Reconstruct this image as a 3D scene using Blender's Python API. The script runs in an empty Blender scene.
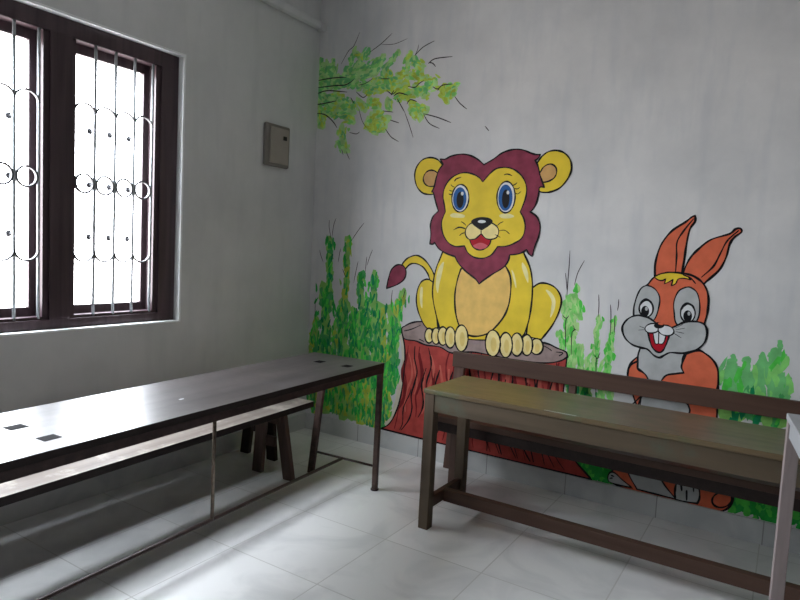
import bpy, bmesh, math, random
from mathutils import Vector, Matrix
scene = bpy.context.scene
COL = scene.collection
PI = math.pi
CAM = [620.611403, 0.562247, -0.080193, 0.050859, 3.079969, 3.607604]
MURAL = {
 'lion': [
  ('tail','lion_yellow',[(0.8089,1.2946),(0.8387,1.3372),(0.8851,1.3626),(0.9322,1.369),(0.9885,1.3422),(1.0379,1.2914),(1.0668,1.2466,1),(1.0673,1.1893,1),(1.0545,1.1991),(1.0353,1.2111),(1.0175,1.2501),(0.9759,1.2945),(0.9198,1.3143),(0.8726,1.3063),(0.8348,1.2686,1)],9,[],[],None),
  ('tail_tuft','mane',[(0.6916,1.1288,1),(0.7027,1.1953),(0.7254,1.2621),(0.7728,1.298),(0.8254,1.29),(0.8458,1.2461),(0.8278,1.1969),(0.7681,1.1568)],9,[],[],'maroon tail tuft'),
  ('haunch','lion_yellow',[(1.0671,1.1933,1),(1.0353,1.2111),(1.0043,1.213),(0.9668,1.1902),(0.9422,1.1302),(0.9409,1.0484),(0.973,0.9629),(1.0324,0.8877),(1.1167,0.8903,1)],9,[('lion_pale',[(0.9687,1.1593),(0.9847,1.1537),(0.9858,1.0862),(0.9884,1.0188),(0.9711,1.0443),(0.9623,1.1114)])],[],None),
  ('haunch','lion_yellow',[(1.7435,1.2065,1),(1.796,1.2438),(1.8582,1.2407),(1.9061,1.2115),(1.9345,1.1543),(1.9233,1.0789),(1.8909,1.0006),(1.8492,0.9355),(1.828,0.9056,1),(1.7321,0.9141,1)],9,[('lion_pale',[(1.8345,1.206),(1.8693,1.1937),(1.8983,1.1512),(1.8966,1.0913),(1.8755,1.0442),(1.8763,1.0968),(1.874,1.1491)])],[],None),
  ('torso','lion_yellow',[(1.1255,1.4149,1),(1.1023,1.3546),(1.079,1.2938),(1.0621,1.1996),(1.0634,1.1062),(1.0914,1.0016),(1.1318,0.892,1),(1.3118,0.8531),(1.4533,0.8572),(1.6928,0.8986),(1.7193,0.9265,1),(1.7426,1.0153),(1.753,1.1387),(1.748,1.2455),(1.7264,1.3352),(1.6792,1.424,1)],9,[('lion_pale',[(1.1335,1.3365),(1.1257,1.2702),(1.1098,1.1897),(1.1015,1.1293),(1.0835,1.1745),(1.086,1.2545),(1.1052,1.3086)]),('lion_pale',[(1.6767,1.3627),(1.7026,1.3332),(1.7184,1.2931),(1.722,1.2419),(1.7015,1.2714),(1.6756,1.3317)]),('lion_pale',[(1.609,1.3124),(1.629,1.2889),(1.6463,1.2284),(1.6454,1.2037),(1.6263,1.2517)])],[],None),
  ('chest','chest_tan',[(1.2609,1.298,1),(1.2403,1.2252),(1.2284,1.1264),(1.2413,1.0128),(1.2783,0.9214),(1.3353,0.8788),(1.4066,0.8758),(1.4911,0.9129),(1.5697,1.0053),(1.6052,1.0949),(1.6125,1.2043),(1.6006,1.2809),(1.5688,1.3332,1),(1.4272,1.3489,1),(1.3235,1.3273,1)],10,[],[],'tan painted chest'),
  ('toe','lion_cream',[(1.0846,0.8422),(1.0819,0.8169),(1.0713,0.7974),(1.0557,0.7887),(1.0391,0.7934),(1.0261,0.8102),(1.0202,0.8347),(1.023,0.8602),(1.0337,0.8797),(1.0494,0.8882),(1.0659,0.8833),(1.0788,0.8665)],9,[('toe_tan',[(1.0713,0.8339),(1.0705,0.8201),(1.0667,0.8095),(1.0608,0.8051),(1.0545,0.8081),(1.0493,0.8175),(1.0468,0.831),(1.0476,0.8449),(1.0515,0.8555),(1.0574,0.8598),(1.0637,0.8569),(1.0688,0.8474)])],[],None),
  ('toe','lion_cream',[(1.1392,0.846),(1.1365,0.8182),(1.1257,0.7967),(1.1095,0.7873),(1.0924,0.7926),(1.0788,0.8112),(1.0726,0.8381),(1.0754,0.8661),(1.0864,0.8876),(1.1026,0.8968),(1.1197,0.8913),(1.1331,0.8727)],9,[('toe_tan',[(1.1252,0.8376),(1.1244,0.8224),(1.1205,0.8108),(1.1145,0.806),(1.1079,0.8093),(1.1025,0.8197),(1.0999,0.8346),(1.1006,0.8499),(1.1046,0.8614),(1.1106,0.8662),(1.1172,0.8629),(1.1225,0.8524)])],[],None),
  ('toe','lion_cream',[(1.1944,0.8524),(1.1914,0.8215),(1.1792,0.7975),(1.1611,0.787),(1.1419,0.7929),(1.1267,0.8136),(1.1197,0.8437),(1.1228,0.8749),(1.1351,0.8988),(1.1533,0.909),(1.1725,0.9029),(1.1875,0.8822)],9,[('toe_tan',[(1.1777,0.8438),(1.1769,0.8269),(1.1725,0.814),(1.1657,0.8086),(1.1584,0.8122),(1.1524,0.8239),(1.1494,0.8405),(1.1502,0.8575),(1.1547,0.8704),(1.1615,0.8757),(1.1688,0.872),(1.1748,0.8603)])],[],None),
  ('toe','lion_cream',[(1.2508,0.8498),(1.2479,0.8145),(1.2357,0.7872),(1.2172,0.7755),(1.1974,0.7824),(1.1816,0.8063),(1.1742,0.8407),(1.1771,0.8764),(1.1896,0.9036),(1.2082,0.915),(1.2279,0.9078),(1.2434,0.884)],9,[('toe_tan',[(1.2335,0.8412),(1.2328,0.8218),(1.2284,0.8071),(1.2215,0.8011),(1.2139,0.8053),(1.2076,0.8187),(1.2044,0.8377),(1.2051,0.8571),(1.2096,0.8718),(1.2165,0.8778),(1.2241,0.8735),(1.2303,0.8601)])],[],None),
  ('toe','lion_cream',[(1.3418,0.8554),(1.3384,0.8119),(1.3232,0.7783),(1.3002,0.7637),(1.2756,0.7722),(1.256,0.8016),(1.2467,0.8441),(1.2504,0.888),(1.2659,0.9216),(1.289,0.9357),(1.3134,0.9268),(1.3327,0.8974)],9,[('toe_tan',[(1.3188,0.8461),(1.3179,0.8223),(1.3125,0.8042),(1.3039,0.7967),(1.2944,0.8019),(1.2867,0.8184),(1.2827,0.8418),(1.2836,0.8658),(1.2891,0.8838),(1.2977,0.8912),(1.3071,0.8859),(1.3148,0.8694)])],[],None),
  ('toe','lion_cream',[(1.8434,0.8648),(1.8397,0.84),(1.8262,0.8203),(1.8064,0.8111),(1.7855,0.8149),(1.7692,0.8308),(1.762,0.8545),(1.7658,0.8796),(1.7795,0.8993),(1.7995,0.9083),(1.8202,0.9042),(1.8363,0.8883)],9,[('toe_tan',[(1.8236,0.8547),(1.8225,0.8411),(1.8175,0.8306),(1.8101,0.826),(1.8021,0.8286),(1.7957,0.8376),(1.7927,0.8507),(1.7938,0.8644),(1.7988,0.8749),(1.8063,0.8794),(1.8142,0.8768),(1.8206,0.8678)])],[],None),
  ('toe','lion_cream',[(1.7771,0.8657),(1.7745,0.833),(1.7629,0.8078),(1.7452,0.7967),(1.7262,0.8029),(1.7111,0.8248),(1.7038,0.8565),(1.7065,0.8894),(1.7184,0.9146),(1.7361,0.9254),(1.755,0.9189),(1.77,0.8971)],9,[('toe_tan',[(1.7599,0.8558),(1.7593,0.8379),(1.7551,0.8243),(1.7485,0.8186),(1.7412,0.8225),(1.7352,0.8348),(1.7321,0.8523),(1.7327,0.8702),(1.7369,0.8838),(1.7435,0.8894),(1.7508,0.8855),(1.7568,0.8732)])],[],None),
  ('toe','lion_cream',[(1.7165,0.8612),(1.7136,0.8251),(1.7007,0.7972),(1.6811,0.7849),(1.6601,0.7918),(1.6433,0.8159),(1.6353,0.851),(1.6384,0.8874),(1.6515,0.9153),(1.6712,0.9272),(1.6921,0.92),(1.7086,0.8959)],9,[('toe_tan',[(1.6969,0.8509),(1.6962,0.8312),(1.6916,0.8161),(1.6843,0.8099),(1.6762,0.8141),(1.6696,0.8277),(1.6661,0.847),(1.6668,0.8669),(1.6715,0.8819),(1.6788,0.8881),(1.6869,0.8838),(1.6935,0.8702)])],[],None),
  ('toe','lion_cream',[(1.647,0.8493),(1.644,0.8098),(1.6304,0.7792),(1.6096,0.7658),(1.5873,0.7734),(1.5694,0.8),(1.5609,0.8385),(1.5641,0.8785),(1.578,0.9091),(1.5988,0.922),(1.621,0.914),(1.6386,0.8875)],9,[('toe_tan',[(1.626,0.8388),(1.6253,0.8171),(1.6205,0.8007),(1.6127,0.7938),(1.6041,0.7985),(1.597,0.8135),(1.5934,0.8347),(1.5941,0.8565),(1.599,0.873),(1.6068,0.8797),(1.6153,0.8749),(1.6224,0.86)])],[],None),
  ('toe','lion_cream',[(1.5669,0.8504),(1.563,0.8079),(1.5466,0.7749),(1.522,0.7602),(1.4957,0.768),(1.4748,0.7964),(1.465,0.8377),(1.4691,0.8807),(1.4858,0.9137),(1.5106,0.9278),(1.5367,0.9195),(1.5573,0.8912)],9,[('toe_tan',[(1.5412,0.8392),(1.5402,0.8159),(1.5343,0.7982),(1.5251,0.7907),(1.515,0.7957),(1.5067,0.8116),(1.5026,0.8344),(1.5036,0.8578),(1.5095,0.8755),(1.5188,0.8829),(1.5289,0.8779),(1.5371,0.8619)])],[],None),
  ('ear','lion_yellow',[(1.0903,1.9557,1),(1.0666,1.9866),(1.0301,2.0105),(0.9764,2.0184),(0.9236,2.0026),(0.8839,1.9537),(0.8758,1.8919),(0.8979,1.8295),(0.9414,1.7888),(0.9916,1.777),(1.0314,1.7807),(1.0743,1.7971,1)],9,[],[],None),
  ('inner_ear','ear_tan',[(1.0583,1.9112,1),(1.0263,1.9309),(0.9905,1.9356),(0.9585,1.9187),(0.9428,1.8829),(0.9575,1.8481),(0.9927,1.83),(1.0368,1.834),(1.0621,1.8504,1)],8,[],[],None),
  ('ear','lion_yellow',[(1.7107,1.9452,1),(1.7311,1.9653),(1.7542,1.9969),(1.7918,2.0235),(1.8409,2.0296),(1.891,2.0121),(1.9287,1.9691),(1.9381,1.9152),(1.9193,1.8618),(1.8778,1.8117),(1.8299,1.7903),(1.7946,1.785),(1.7544,1.7922),(1.7186,1.8342,1)],9,[],[],None),
  ('inner_ear','ear_tan',[(1.7293,1.8894,1),(1.7513,1.9062),(1.7661,1.9313),(1.7901,1.9477),(1.8184,1.9503),(1.8445,1.9312),(1.8517,1.9004),(1.8384,1.8701),(1.8043,1.8502),(1.7686,1.8459),(1.7317,1.8548,1)],8,[],[],None),
  ('mane','mane',[(1.3801,1.9606,1),(1.4417,1.9925),(1.5016,2.0296),(1.5694,2.0465),(1.63,2.0419),(1.6833,2.0209),(1.717,2.0106),(1.7461,2.0102,1),(1.7311,1.986),(1.7143,1.9762,1),(1.7341,1.9446),(1.7511,1.889),(1.7685,1.8473),(1.7839,1.814,1),(1.7634,1.8184),(1.7522,1.813,1),(1.7491,1.7645),(1.7348,1.7089),(1.7116,1.6738),(1.7023,1.6721,1),(1.747,1.6423),(1.7728,1.5904),(1.7691,1.5247),(1.7491,1.4632),(1.7364,1.4016,1),(1.7128,1.4178),(1.6983,1.4407,1),(1.6534,1.4151),(1.5913,1.4039,1),(1.5849,1.3682),(1.5542,1.3246),(1.4834,1.2781),(1.4226,1.2335),(1.3971,1.2102,1),(1.369,1.2406),(1.294,1.2878),(1.2423,1.334),(1.2125,1.3762,1),(1.1518,1.3921),(1.0932,1.4205),(1.0561,1.4614,1),(1.044,1.4498),(1.0207,1.4511,1),(1.0242,1.5184),(1.0169,1.574),(1.0327,1.63),(1.0711,1.6681,1),(1.0689,1.6753),(1.0448,1.7363),(1.0264,1.7899,1),(1.0128,1.7938,1),(1.0301,1.828),(1.0409,1.8812),(1.0569,1.9324),(1.0795,1.962),(1.0875,1.9723,1),(1.0779,1.9862),(1.0626,2.0078,1),(1.1001,2.0043),(1.1461,2.0228),(1.2131,2.0322),(1.2718,2.024),(1.3308,1.9978)],9,[],[],'maroon mane'),
  ('face','lion_yellow',[(1.3793,1.8532,1),(1.424,1.9031),(1.4692,1.9343),(1.531,1.9391),(1.5855,1.9242),(1.6373,1.8844),(1.6688,1.8278),(1.6728,1.7718),(1.6601,1.7191),(1.641,1.6694,1),(1.6692,1.6239),(1.6796,1.5679),(1.663,1.5112),(1.6182,1.4781),(1.5653,1.4575),(1.5069,1.4517,1),(1.4748,1.4048),(1.4359,1.3817),(1.3956,1.3733),(1.3479,1.3796),(1.3043,1.4056),(1.2774,1.4478,1),(1.2107,1.4419),(1.1531,1.4693),(1.113,1.5265),(1.1009,1.5979),(1.1243,1.6642,1),(1.1149,1.706),(1.1006,1.7667),(1.1115,1.8271),(1.1471,1.8755),(1.1962,1.9044),(1.2542,1.9142),(1.3127,1.9019),(1.3549,1.8791)],8,[('lion_pale',[(1.1606,1.6428),(1.1844,1.6561),(1.2337,1.6524),(1.2683,1.642),(1.2595,1.6279),(1.2109,1.6271),(1.1738,1.6298)]),('lion_pale',[(1.504,1.6451),(1.5369,1.658),(1.5818,1.6534),(1.6047,1.6413),(1.5779,1.6296),(1.5277,1.6288)])],[('black',9,[(1.1779,1.86),(1.1897,1.8747),(1.2103,1.8818),(1.2268,1.8867)]),('black',9,[(1.5202,1.8938),(1.5338,1.8985),(1.5531,1.8967),(1.5744,1.887)]),('black',6,[(1.1846,1.8225),(1.1672,1.828),(1.1537,1.8401)]),('black',6,[(1.1759,1.8002),(1.1607,1.798),(1.1448,1.8042)]),('black',6,[(1.1704,1.7799),(1.1578,1.7755),(1.1404,1.7801)]),('black',6,[(1.5807,1.8289),(1.5956,1.8344),(1.6099,1.8462)]),('black',6,[(1.5934,1.8111),(1.6126,1.8073),(1.6292,1.8178)]),('black',6,[(1.5966,1.7863),(1.617,1.777),(1.6384,1.793)])],None),
  ('eye','white_paint',[(1.2892,1.7488),(1.2814,1.7056),(1.2594,1.6745),(1.2288,1.6638),(1.1978,1.6768),(1.1748,1.7101),(1.1662,1.7547),(1.1744,1.7984),(1.1969,1.8293),(1.2277,1.8393),(1.2583,1.8258),(1.2808,1.7927)],8,[('blue',[(1.2722,1.7467),(1.2668,1.7102),(1.2501,1.6837),(1.2264,1.6743),(1.2021,1.6848),(1.1836,1.7124),(1.1762,1.7497),(1.1818,1.7866),(1.1988,1.813),(1.2226,1.8219),(1.2467,1.8111),(1.2649,1.7835)]),('black',[(1.2527,1.7404),(1.2499,1.7142),(1.241,1.6952),(1.2283,1.6884),(1.2152,1.6958),(1.2052,1.7154),(1.201,1.742),(1.2038,1.7683),(1.2128,1.7872),(1.2256,1.7938),(1.2386,1.7863),(1.2486,1.7667)]),('white_paint',[(1.25,1.7814),(1.2477,1.7728),(1.2409,1.7692),(1.2337,1.7728),(1.2302,1.7815),(1.2326,1.7902),(1.2393,1.7937),(1.2465,1.7901)])],[],'blue eye'),
  ('eye','white_paint',[(1.6024,1.755),(1.5951,1.7078),(1.5738,1.6737),(1.544,1.662),(1.5136,1.6761),(1.4909,1.7124),(1.4822,1.7611),(1.4898,1.8088),(1.5116,1.8427),(1.5416,1.8536),(1.5717,1.839),(1.5938,1.8029)],8,[('blue',[(1.586,1.753),(1.5811,1.7132),(1.565,1.6842),(1.5419,1.6739),(1.518,1.6853),(1.4997,1.7155),(1.4921,1.7562),(1.4973,1.7965),(1.5137,1.8254),(1.5369,1.8351),(1.5606,1.8233),(1.5785,1.7933)]),('black',[(1.5668,1.7471),(1.5644,1.7185),(1.5558,1.6977),(1.5435,1.6903),(1.5306,1.6983),(1.5206,1.7197),(1.5163,1.7487),(1.5188,1.7775),(1.5275,1.7982),(1.5399,1.8054),(1.5527,1.7972),(1.5626,1.7758)]),('white_paint',[(1.5626,1.7865),(1.5605,1.7782),(1.5543,1.7748),(1.5477,1.7782),(1.5444,1.7866),(1.5465,1.7949),(1.5527,1.7983),(1.5593,1.7948)])],[],'blue eye'),
  ('muzzle','lion_cream',[(1.31,1.5911,1),(1.2875,1.5691),(1.2776,1.5365),(1.288,1.5066),(1.3169,1.4881),(1.3581,1.4938),(1.3899,1.5289,1),(1.4246,1.4981),(1.4628,1.4962),(1.4963,1.5089),(1.5088,1.5428),(1.4975,1.574),(1.4677,1.5943,1),(1.3912,1.614)],7,[],[('black',6,[(1.2809,1.5776),(1.2643,1.5923),(1.243,1.6027)]),('black',8,[(1.2824,1.5561),(1.2332,1.5657),(1.1915,1.5473)]),('black',6,[(1.278,1.5311),(1.2564,1.5273),(1.2368,1.5115)]),('black',6,[(1.497,1.5823),(1.5129,1.5973),(1.5359,1.6081)]),('black',6,[(1.5104,1.5512),(1.5496,1.5544),(1.5824,1.5324)]),('black',6,[(1.4837,1.5264),(1.5035,1.5196),(1.5224,1.5087)])],None),
  ('mouth','mouth_red',[(1.312,1.489,1),(1.352,1.4957),(1.3899,1.5289,1),(1.4245,1.5003),(1.4595,1.4951,1),(1.4534,1.4653),(1.4286,1.4388),(1.3898,1.4255),(1.3501,1.4356),(1.3247,1.4604)],7,[('tongue',[(1.3361,1.4501),(1.389,1.4724),(1.4415,1.4542),(1.4241,1.4365),(1.3896,1.4287),(1.3537,1.4357)])],[],'red open mouth'),
  ('nose','black',[(1.3149,1.6073),(1.3434,1.6259),(1.3898,1.6341),(1.4425,1.6275),(1.4645,1.6068),(1.4454,1.5833),(1.4122,1.5614),(1.3895,1.5513),(1.3592,1.5654),(1.3282,1.5861)],0,[('white_paint',[(1.4173,1.606),(1.4139,1.6011),(1.404,1.5975),(1.3901,1.5959),(1.3759,1.5969),(1.3654,1.6002),(1.3613,1.6049),(1.3648,1.6098),(1.3748,1.6135),(1.3888,1.615),(1.4028,1.6139),(1.4133,1.6106)])],[('black',6,[(1.3883,1.5523,1),(1.3899,1.5289,1)])],'black nose'),
 ],
 'stump': [
  ('bark','bark_red',[(0.836,0.8451,1),(0.8682,0.7168),(0.8693,0.5634),(0.8547,0.3995),(0.8209,0.273),(0.7679,0.1771),(0.7024,0.1316,1),(1.1034,0.1272),(1.6131,0.1255),(2.1908,0.1236,1),(2.1033,0.1979),(2.0197,0.2763),(1.9797,0.4083),(1.9846,0.5914),(1.9919,0.821,1),(1.8226,0.8714),(1.4256,0.8538),(1.0584,0.8432)],10,[],[('bark_orange',20,[(1.96,0.6793),(1.9566,0.6188),(1.9441,0.5581),(1.9367,0.4975),(1.9473,0.4371),(1.9749,0.3766)]),('bark_orange',20,[(1.9094,0.7616),(1.907,0.7162),(1.9126,0.671),(1.9211,0.6258),(1.9263,0.5805),(1.9249,0.535)]),('bark_dark',20,[(1.893,0.7026),(1.8938,0.6272),(1.8786,0.5516),(1.8728,0.4761),(1.8959,0.4007),(1.9337,0.3251)]),('bark_orange',20,[(1.8595,0.7623),(1.8404,0.6967),(1.8372,0.6315),(1.8508,0.5666),(1.8647,0.5015),(1.8669,0.4361)]),('bark_orange',14,[(1.8073,0.5978),(1.8208,0.5444),(1.8325,0.4908),(1.8356,0.4371),(1.8333,0.3832),(1.8366,0.3294)]),('bark_dark',26,[(1.7756,0.6233),(1.7683,0.5815),(1.7695,0.5399),(1.7793,0.4983),(1.7938,0.4567),(1.8078,0.415)]),('bark_orange',26,[(1.7638,0.6587),(1.7562,0.5962),(1.7418,0.5337),(1.7389,0.4713),(1.7564,0.409),(1.785,0.3465)]),('bark_orange',26,[(1.7022,0.594),(1.7024,0.5341),(1.719,0.4743),(1.739,0.4144),(1.7492,0.3542),(1.7507,0.2939)]),('bark_dark',20,[(1.6763,0.6542),(1.6924,0.5772),(1.6914,0.4998),(1.6799,0.4222),(1.6904,0.3447),(1.7303,0.2671)]),('bark_orange',26,[(1.6413,0.6648),(1.6314,0.5848),(1.6498,0.5051),(1.6687,0.4252),(1.6675,0.3449),(1.6711,0.2646)]),('bark_orange',14,[(1.6052,0.7494),(1.6207,0.6733),(1.6239,0.5968),(1.6078,0.5199),(1.6014,0.4432),(1.6249,0.3665)]),('bark_dark',20,[(1.5644,0.7297),(1.5684,0.6834),(1.579,0.6372),(1.5881,0.5909),(1.5895,0.5444),(1.5826,0.4977)]),('bark_orange',14,[(1.526,0.624),(1.5337,0.5425),(1.5565,0.461),(1.5592,0.379),(1.5508,0.297),(1.5716,0.2148)]),('bark_orange',20,[(1.5038,0.5994),(1.5188,0.529),(1.5149,0.4582),(1.5019,0.3874),(1.5073,0.3166),(1.5382,0.2457)]),('bark_dark',14,[(1.4556,0.7432),(1.4697,0.6605),(1.4827,0.5776),(1.4687,0.4941),(1.4574,0.4106),(1.4803,0.3273)]),('bark_orange',26,[(1.4183,0.58),(1.4191,0.5106),(1.4394,0.4414),(1.4544,0.3719),(1.4489,0.3021),(1.4398,0.2324)]),('bark_orange',20,[(1.3799,0.7003),(1.3846,0.6438),(1.3996,0.5875),(1.4094,0.5309),(1.4048,0.474),(1.3913,0.4171)]),('bark_dark',20,[(1.3588,0.6631),(1.372,0.5949),(1.3643,0.5263),(1.3466,0.4575),(1.3454,0.3889),(1.3665,0.3203)]),('bark_orange',20,[(1.3079,0.673),(1.3067,0.5936),(1.3281,0.5145),(1.3339,0.435),(1.3151,0.3552),(1.3089,0.2755)]),('bark_orange',26,[(1.2708,0.5894),(1.2925,0.5094),(1.293,0.4289),(1.2714,0.3482),(1.2691,0.2676),(1.2955,0.1868)]),('bark_dark',26,[(1.2567,0.688),(1.2561,0.6301),(1.241,0.5719),(1.2271,0.5138),(1.2288,0.4558),(1.2446,0.398)]),('bark_orange',20,[(1.2162,0.6358),(1.2156,0.5618),(1.1944,0.4874),(1.1859,0.4133),(1.2029,0.3393),(1.2159,0.265)]),('bark_orange',26,[(1.1473,0.6513),(1.1653,0.569),(1.1798,0.4864),(1.1604,0.4033),(1.1397,0.3203),(1.1519,0.2372)]),('bark_dark',20,[(1.1141,0.5924),(1.1074,0.5477),(1.1114,0.5032),(1.123,0.4586),(1.134,0.414),(1.1358,0.3692)]),('bark_orange',20,[(1.0766,0.7093),(1.0959,0.6482),(1.1,0.5866),(1.0843,0.5247),(1.0666,0.4628),(1.0657,0.4011)]),('bark_orange',20,[(1.037,0.5984),(1.0263,0.538),(1.034,0.4778),(1.0493,0.4176),(1.0504,0.3571),(1.0285,0.2965)]),('bark_dark',20,[(0.9836,0.7135),(0.9992,0.6563),(1.0167,0.599),(1.018,0.5413),(1.0011,0.4833),(0.9816,0.4253)]),('bark_orange',14,[(0.9427,0.6636),(0.9484,0.6151),(0.9633,0.5668),(0.9755,0.5183),(0.9746,0.4696),(0.9591,0.4207)]),('bark_orange',14,[(0.902,0.6975),(0.9292,0.6164),(0.9339,0.5346),(0.9051,0.4523),(0.8889,0.3702),(0.8972,0.2883)]),('bark_dark',26,[(0.89,0.7055),(0.8697,0.6235),(0.8606,0.5417),(0.8794,0.4602),(0.8792,0.3784),(0.8362,0.2964)]),('bark_dark',12,[(0.8939,0.7525),(0.8879,0.6671),(0.8717,0.5815),(0.8915,0.4963),(0.8878,0.4107),(0.846,0.3249),(0.8326,0.2394),(0.8154,0.1539)]),('black',9,[(0.9343,0.4572),(0.9226,0.4137),(0.9021,0.3702),(0.8845,0.3268),(0.8781,0.2835),(0.88,0.2402),(0.8778,0.1968),(0.8593,0.1536)]),('black',12,[(0.9467,0.754),(0.949,0.6685),(0.9739,0.5833),(0.9583,0.4972),(0.9371,0.4111),(0.9488,0.3252),(0.9281,0.2391),(0.8702,0.1535)]),('bark_dark',12,[(0.9858,0.7551),(0.9801,0.6854),(1.0005,0.6163),(1.0097,0.5468),(0.9893,0.4767),(0.9735,0.4068),(0.983,0.3371),(0.9828,0.2672)]),('black',12,[(1.0434,0.6171),(1.0295,0.567),(1.0168,0.517),(1.0182,0.4671),(1.0302,0.4172),(1.0363,0.3673),(1.0243,0.3172),(0.9992,0.2671)]),('black',12,[(1.0526,0.7569),(1.0659,0.7147),(1.0783,0.6723),(1.0803,0.6297),(1.0708,0.5868),(1.0576,0.5439),(1.0512,0.5011),(1.056,0.4584)]),('bark_dark',12,[(1.0877,0.618),(1.0926,0.5681),(1.107,0.5182),(1.1146,0.4681),(1.1056,0.4178),(1.0868,0.3675),(1.0751,0.3173),(1.079,0.267)]),('black',12,[(1.1474,0.6192),(1.1416,0.5963),(1.1346,0.5733),(1.1279,0.5504),(1.1232,0.5275),(1.1216,0.5047),(1.1234,0.4819),(1.128,0.4591)]),('black',9,[(1.1616,0.4595),(1.1542,0.4154),(1.1589,0.3715),(1.1707,0.3275),(1.178,0.2835),(1.1723,0.2394),(1.1546,0.1954),(1.1362,0.1514)]),('bark_dark',15,[(1.2174,0.7615),(1.1945,0.674),(1.1999,0.5872),(1.2188,0.5004),(1.1998,0.413),(1.1895,0.3257),(1.2115,0.2384),(1.1989,0.1509)]),('black',15,[(1.2454,0.6211),(1.2386,0.598),(1.2319,0.575),(1.2269,0.5519),(1.2248,0.529),(1.2262,0.506),(1.2306,0.4831),(1.237,0.4602)]),('black',15,[(1.2686,0.6215),(1.2824,0.5712),(1.2855,0.5206),(1.2745,0.4698),(1.2612,0.419),(1.2605,0.3683),(1.2742,0.3176),(1.2884,0.2668)]),('bark_dark',9,[(1.3049,0.6222),(1.3191,0.5552),(1.31,0.4877),(1.2939,0.4202),(1.3013,0.3528),(1.3229,0.2853),(1.3245,0.2177),(1.3065,0.1501)]),('black',9,[(1.3507,0.6231),(1.3332,0.5554),(1.326,0.4879),(1.3431,0.4206),(1.3573,0.353),(1.3473,0.2853),(1.3363,0.2176),(1.3538,0.1497)]),('black',12,[(1.3734,0.7658),(1.3618,0.7221),(1.3597,0.6787),(1.3682,0.6355),(1.3798,0.5922),(1.3848,0.5488),(1.3792,0.5052),(1.3679,0.4615)]),('bark_dark',9,[(1.3921,0.4618),(1.4019,0.4173),(1.4174,0.3728),(1.4277,0.3282),(1.4271,0.2834),(1.4192,0.2387),(1.4152,0.194),(1.4246,0.1491)]),('black',9,[(1.443,0.7677),(1.4299,0.7238),(1.424,0.6802),(1.4293,0.6367),(1.4407,0.5933),(1.4486,0.5498),(1.4468,0.5061),(1.4372,0.4622)]),('black',12,[(1.4793,0.4627),(1.4702,0.4178),(1.464,0.373),(1.4696,0.3283),(1.487,0.2834),(1.5072,0.2385),(1.5196,0.1934),(1.5208,0.1484)]),('bark_dark',12,[(1.4903,0.4628),(1.5034,0.4181),(1.5194,0.3733),(1.5286,0.3284),(1.5277,0.2834),(1.5233,0.2384),(1.5265,0.1934),(1.5445,0.1482)]),('black',9,[(1.5472,0.7706),(1.5352,0.6817),(1.5177,0.5928),(1.5372,0.5044),(1.5468,0.4156),(1.5364,0.3266),(1.5646,0.2374),(1.6074,0.1477)]),('black',15,[(1.5551,0.7708),(1.5712,0.6826),(1.5689,0.5937),(1.5505,0.5046),(1.5697,0.4158),(1.5943,0.3267),(1.5922,0.2373),(1.6217,0.1476)]),('bark_dark',9,[(1.6074,0.7722),(1.594,0.728),(1.583,0.6838),(1.5821,0.6398),(1.5909,0.596),(1.6017,0.5521),(1.6061,0.5081),(1.6016,0.4639)]),('black',12,[(1.6172,0.6283),(1.6113,0.5598),(1.6288,0.4915),(1.6437,0.4229),(1.6405,0.3541),(1.6429,0.2853),(1.675,0.2163),(1.7183,0.1468)]),('black',12,[(1.6479,0.7734),(1.6611,0.6846),(1.662,0.5953),(1.6436,0.5057),(1.6611,0.4165),(1.6919,0.3269),(1.6973,0.237),(1.7303,0.1467)]),('bark_dark',9,[(1.7014,0.7748),(1.676,0.6849),(1.6791,0.5956),(1.6974,0.5064),(1.6895,0.4167),(1.7004,0.3269),(1.7494,0.2369),(1.7801,0.1464)]),('black',15,[(1.7133,0.465),(1.7303,0.4198),(1.7442,0.3744),(1.7498,0.329),(1.7509,0.2834),(1.7578,0.2378),(1.7785,0.1921),(1.8127,0.1461)]),('black',12,[(1.7408,0.7759),(1.7423,0.6864),(1.7545,0.597),(1.7398,0.5069),(1.745,0.4171),(1.7848,0.3271),(1.8067,0.2367),(1.8331,0.1459)]),('bark_dark',15,[(1.7607,0.6311),(1.7694,0.5793),(1.7824,0.5274),(1.7876,0.4753),(1.7836,0.4231),(1.7823,0.3708),(1.7966,0.3186),(1.8267,0.2662)]),('black',12,[(1.8023,0.7776),(1.798,0.6877),(1.8124,0.598),(1.8015,0.5077),(1.803,0.4175),(1.8444,0.3273),(1.8751,0.2365),(1.9031,0.1454)]),('black',12,[(1.8515,0.779),(1.8306,0.6884),(1.8192,0.5981),(1.841,0.5082),(1.848,0.4178),(1.8533,0.3273),(1.905,0.2365),(1.9634,0.1449)]),('bark_dark',9,[(1.8571,0.633),(1.8623,0.6093),(1.8669,0.5856),(1.8697,0.5619),(1.8703,0.5381),(1.8687,0.5143),(1.8657,0.4904),(1.8625,0.4666)]),('black',9,[(1.8928,0.4669),(1.9103,0.4212),(1.9232,0.3753),(1.9294,0.3294),(1.9355,0.2834),(1.9513,0.2373),(1.9823,0.191),(2.0245,0.1444)]),('black',9,[(1.9338,0.7813),(1.9335,0.7365),(1.9241,0.6915),(1.911,0.6464),(1.9032,0.6015),(1.9063,0.5567),(1.9185,0.512),(1.9322,0.4673)]),('bark_dark',15,[(1.9479,0.7817),(1.9384,0.7366),(1.9389,0.6918),(1.9465,0.6471),(1.953,0.6024),(1.9526,0.5574),(1.9463,0.5124),(1.9415,0.4674)])],None),
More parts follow.
